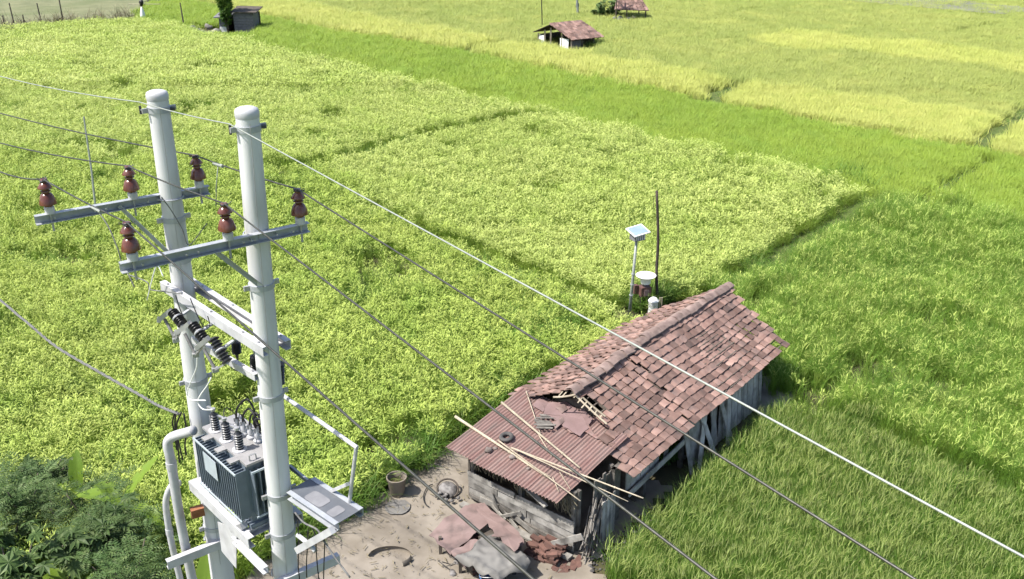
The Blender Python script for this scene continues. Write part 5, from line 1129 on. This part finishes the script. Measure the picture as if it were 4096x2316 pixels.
def banana(label, c, leaves, seed):
    """leaves: (azimuth, reach, start height, lift, droop, width)"""
    r = random.Random(seed); c = Vec(c); t = thing('banana_plant', label, 'banana plant', c, 'banana plants in the lower left corner')
    hs = max(l[2] for l in leaves); MB().tube([(0, 0, 0), (0, 0, hs*.5), (.02, 0, hs)], [.09, .075, .05], 10).build('stem', 'banana_leaf', t, True)
    for az, reach, z0, lift, droop, wd in leaves:
        d0 = Vec((math.cos(az), math.sin(az), 0)); side = Vec((-d0.y, d0.x, 0)); p = Vec((0, 0, z0)); ang = lift; n_ = 12; m = MB(); rows_ = []
        for i in range(n_+1):
            f = i/n_; w_ = wd*(math.sin(math.pi*min(1, f*.93+.06))**.6)*(1 if i else .15); d = d0*math.cos(ang)+Vec((0, 0, math.sin(ang))); nn = side.cross(d)
            rows_.append([p+side*w_*k/2+(-nn if nn.z < 0 else nn)*abs(k)*w_*.16+Vec((0, 0, .015*r.gauss(0, 1)*abs(k))) for k in (-1, -.5, 0, .5, 1)]); p = p+d*reach/n_; ang -= droop/n_
        vs = [q for row in rows_ for q in row]; fs = []
        for i in range(n_):
            for k in range(4):
                if k in (0, 3) and i > 1 and r.random() < .2: continue
                fs.append((i*5+k, i*5+k+1, i*5+k+6, i*5+k+5))
        m._add(vs, fs); o = m.build('leaf', 'banana_leaf', t, True); MB().tube([row[2]-Vec((0, 0, .012)) for row in rows_], [.018*(1-.8*i/n_) for i in range(n_+1)], 5).build('midrib', 'banana_leaf', o)
p = zz(900, 1040, .9); banana('banana plant with one upright bright leaf and arching leaves left of the conduits', (p.x, p.y, 0), [(R(38), 1.2, 1.25, .95, .35, .32), (R(165), 1.3, 1.25, .5, 1.3, .34), (R(-25), 1.1, 1.2, .35, 1.0, .34), (R(140), 1.1, 1.15, .8, 1.4, .32), (R(-110), .9, .8, .5, 1.3, .34)], 1)
p = zz(560, 860, .6); banana('young banana shoot standing in the rice behind the feathery bush', (p.x, p.y, 0), [(R(100), .9, .7, 1.2, .4, .3), (R(170), .8, .6, .7, 1.0, .28), (R(20), .8, .6, .6, 1.2, .28)], 2)
p = zz(480, 1480, 1.5); banana('banana plant showing one broad leaf at the bottom edge', (p.x, p.y, 0), [(R(140), 1.2, 1.15, .7, .9, .42), (R(10), 1.1, 1.1, .5, 1.1, .38), (R(70), 1.0, 1.1, .8, 1.2, .36), (R(-80), .9, 1.0, .5, 1.2, .36)], 3)
p = zz(1430, 1480, 1.6); banana('banana plant whose single leaf tip shows between the two poles below', (p.x, p.y, 0), [(R(75), 1.1, 1.2, 1.15, .3, .36), (R(-60), .9, 1.1, .6, 1.0, .36)], 4)
c = P(2650, 1862, 0); shrub('low broad leaved plant in the shade under the right eave', c, .4, .55, 60, 'palm', 610, 'creeper', 'plant', 'plant', .9)
c = P(912, 133); vt = shrub('slim vine covered tree standing in front of the grey shed', c, .75, 5.0, 650, 'palm', 611, 'creeper', 'tree', 'tree', 1.7)
for k, (x, y) in enumerate(((2385, 78), (2410, 82), (2440, 78), (2462, 82))):
    c = P(x, y); shrub('%s thin sapling in the row left of the ruined hut' % ('leftmost', 'second from left', 'third from left', 'rightmost')[k], c, .7, 1.1+.9*(k % 2), 60, 'palm', 620+k, 'shrub_leaf', 'sapling', 'sapling', 1.6, 'saplings left of the ruined hut')
c = P(2462, 98); bp = thing('palm', 'dark leaved thin palm stem leaning in front of the ruined hut', 'palm', c)
MB().tube([(0, 0, 0), (0, 0, 2.6)], .05, 6).build('trunk', 'bark', bp)
pc = MB(); r_ = random.Random(4)
for k in range(9): blade(pc, (0, 0, 2.5), k*.7, 1.5, .2, .5+.2*r_.random(), 1.6, 4)
pc.build('crown', 'creeper', bp)
pts_ = np.concatenate([along([P(x0, y0), P(x1, y1)], .5, .28, 30+i) for i, (x0, y0, x1, y1) in enumerate(((-100, 122, 60, 112), (60, 110, 300, 97), (200, 100, 430, 86), (380, 88, 530, 74)))])
lb_ = library('weed', ('dry_leaf',)); scatter('dry_weeds', pts_, lb_, .9, 2.4, 80, 'dry brown weeds along the edge of the harvested field', 'weeds')
c = P(2400, 196); scatter('grass', np.array([(c.x+G.normal(0, .7), c.y+G.normal(0, .5), 0) for _ in range(60)]), library('weed', ('weed',)), .7, 1.2, 81, 'dark grass tuft at the right side of the small hut', 'grass')
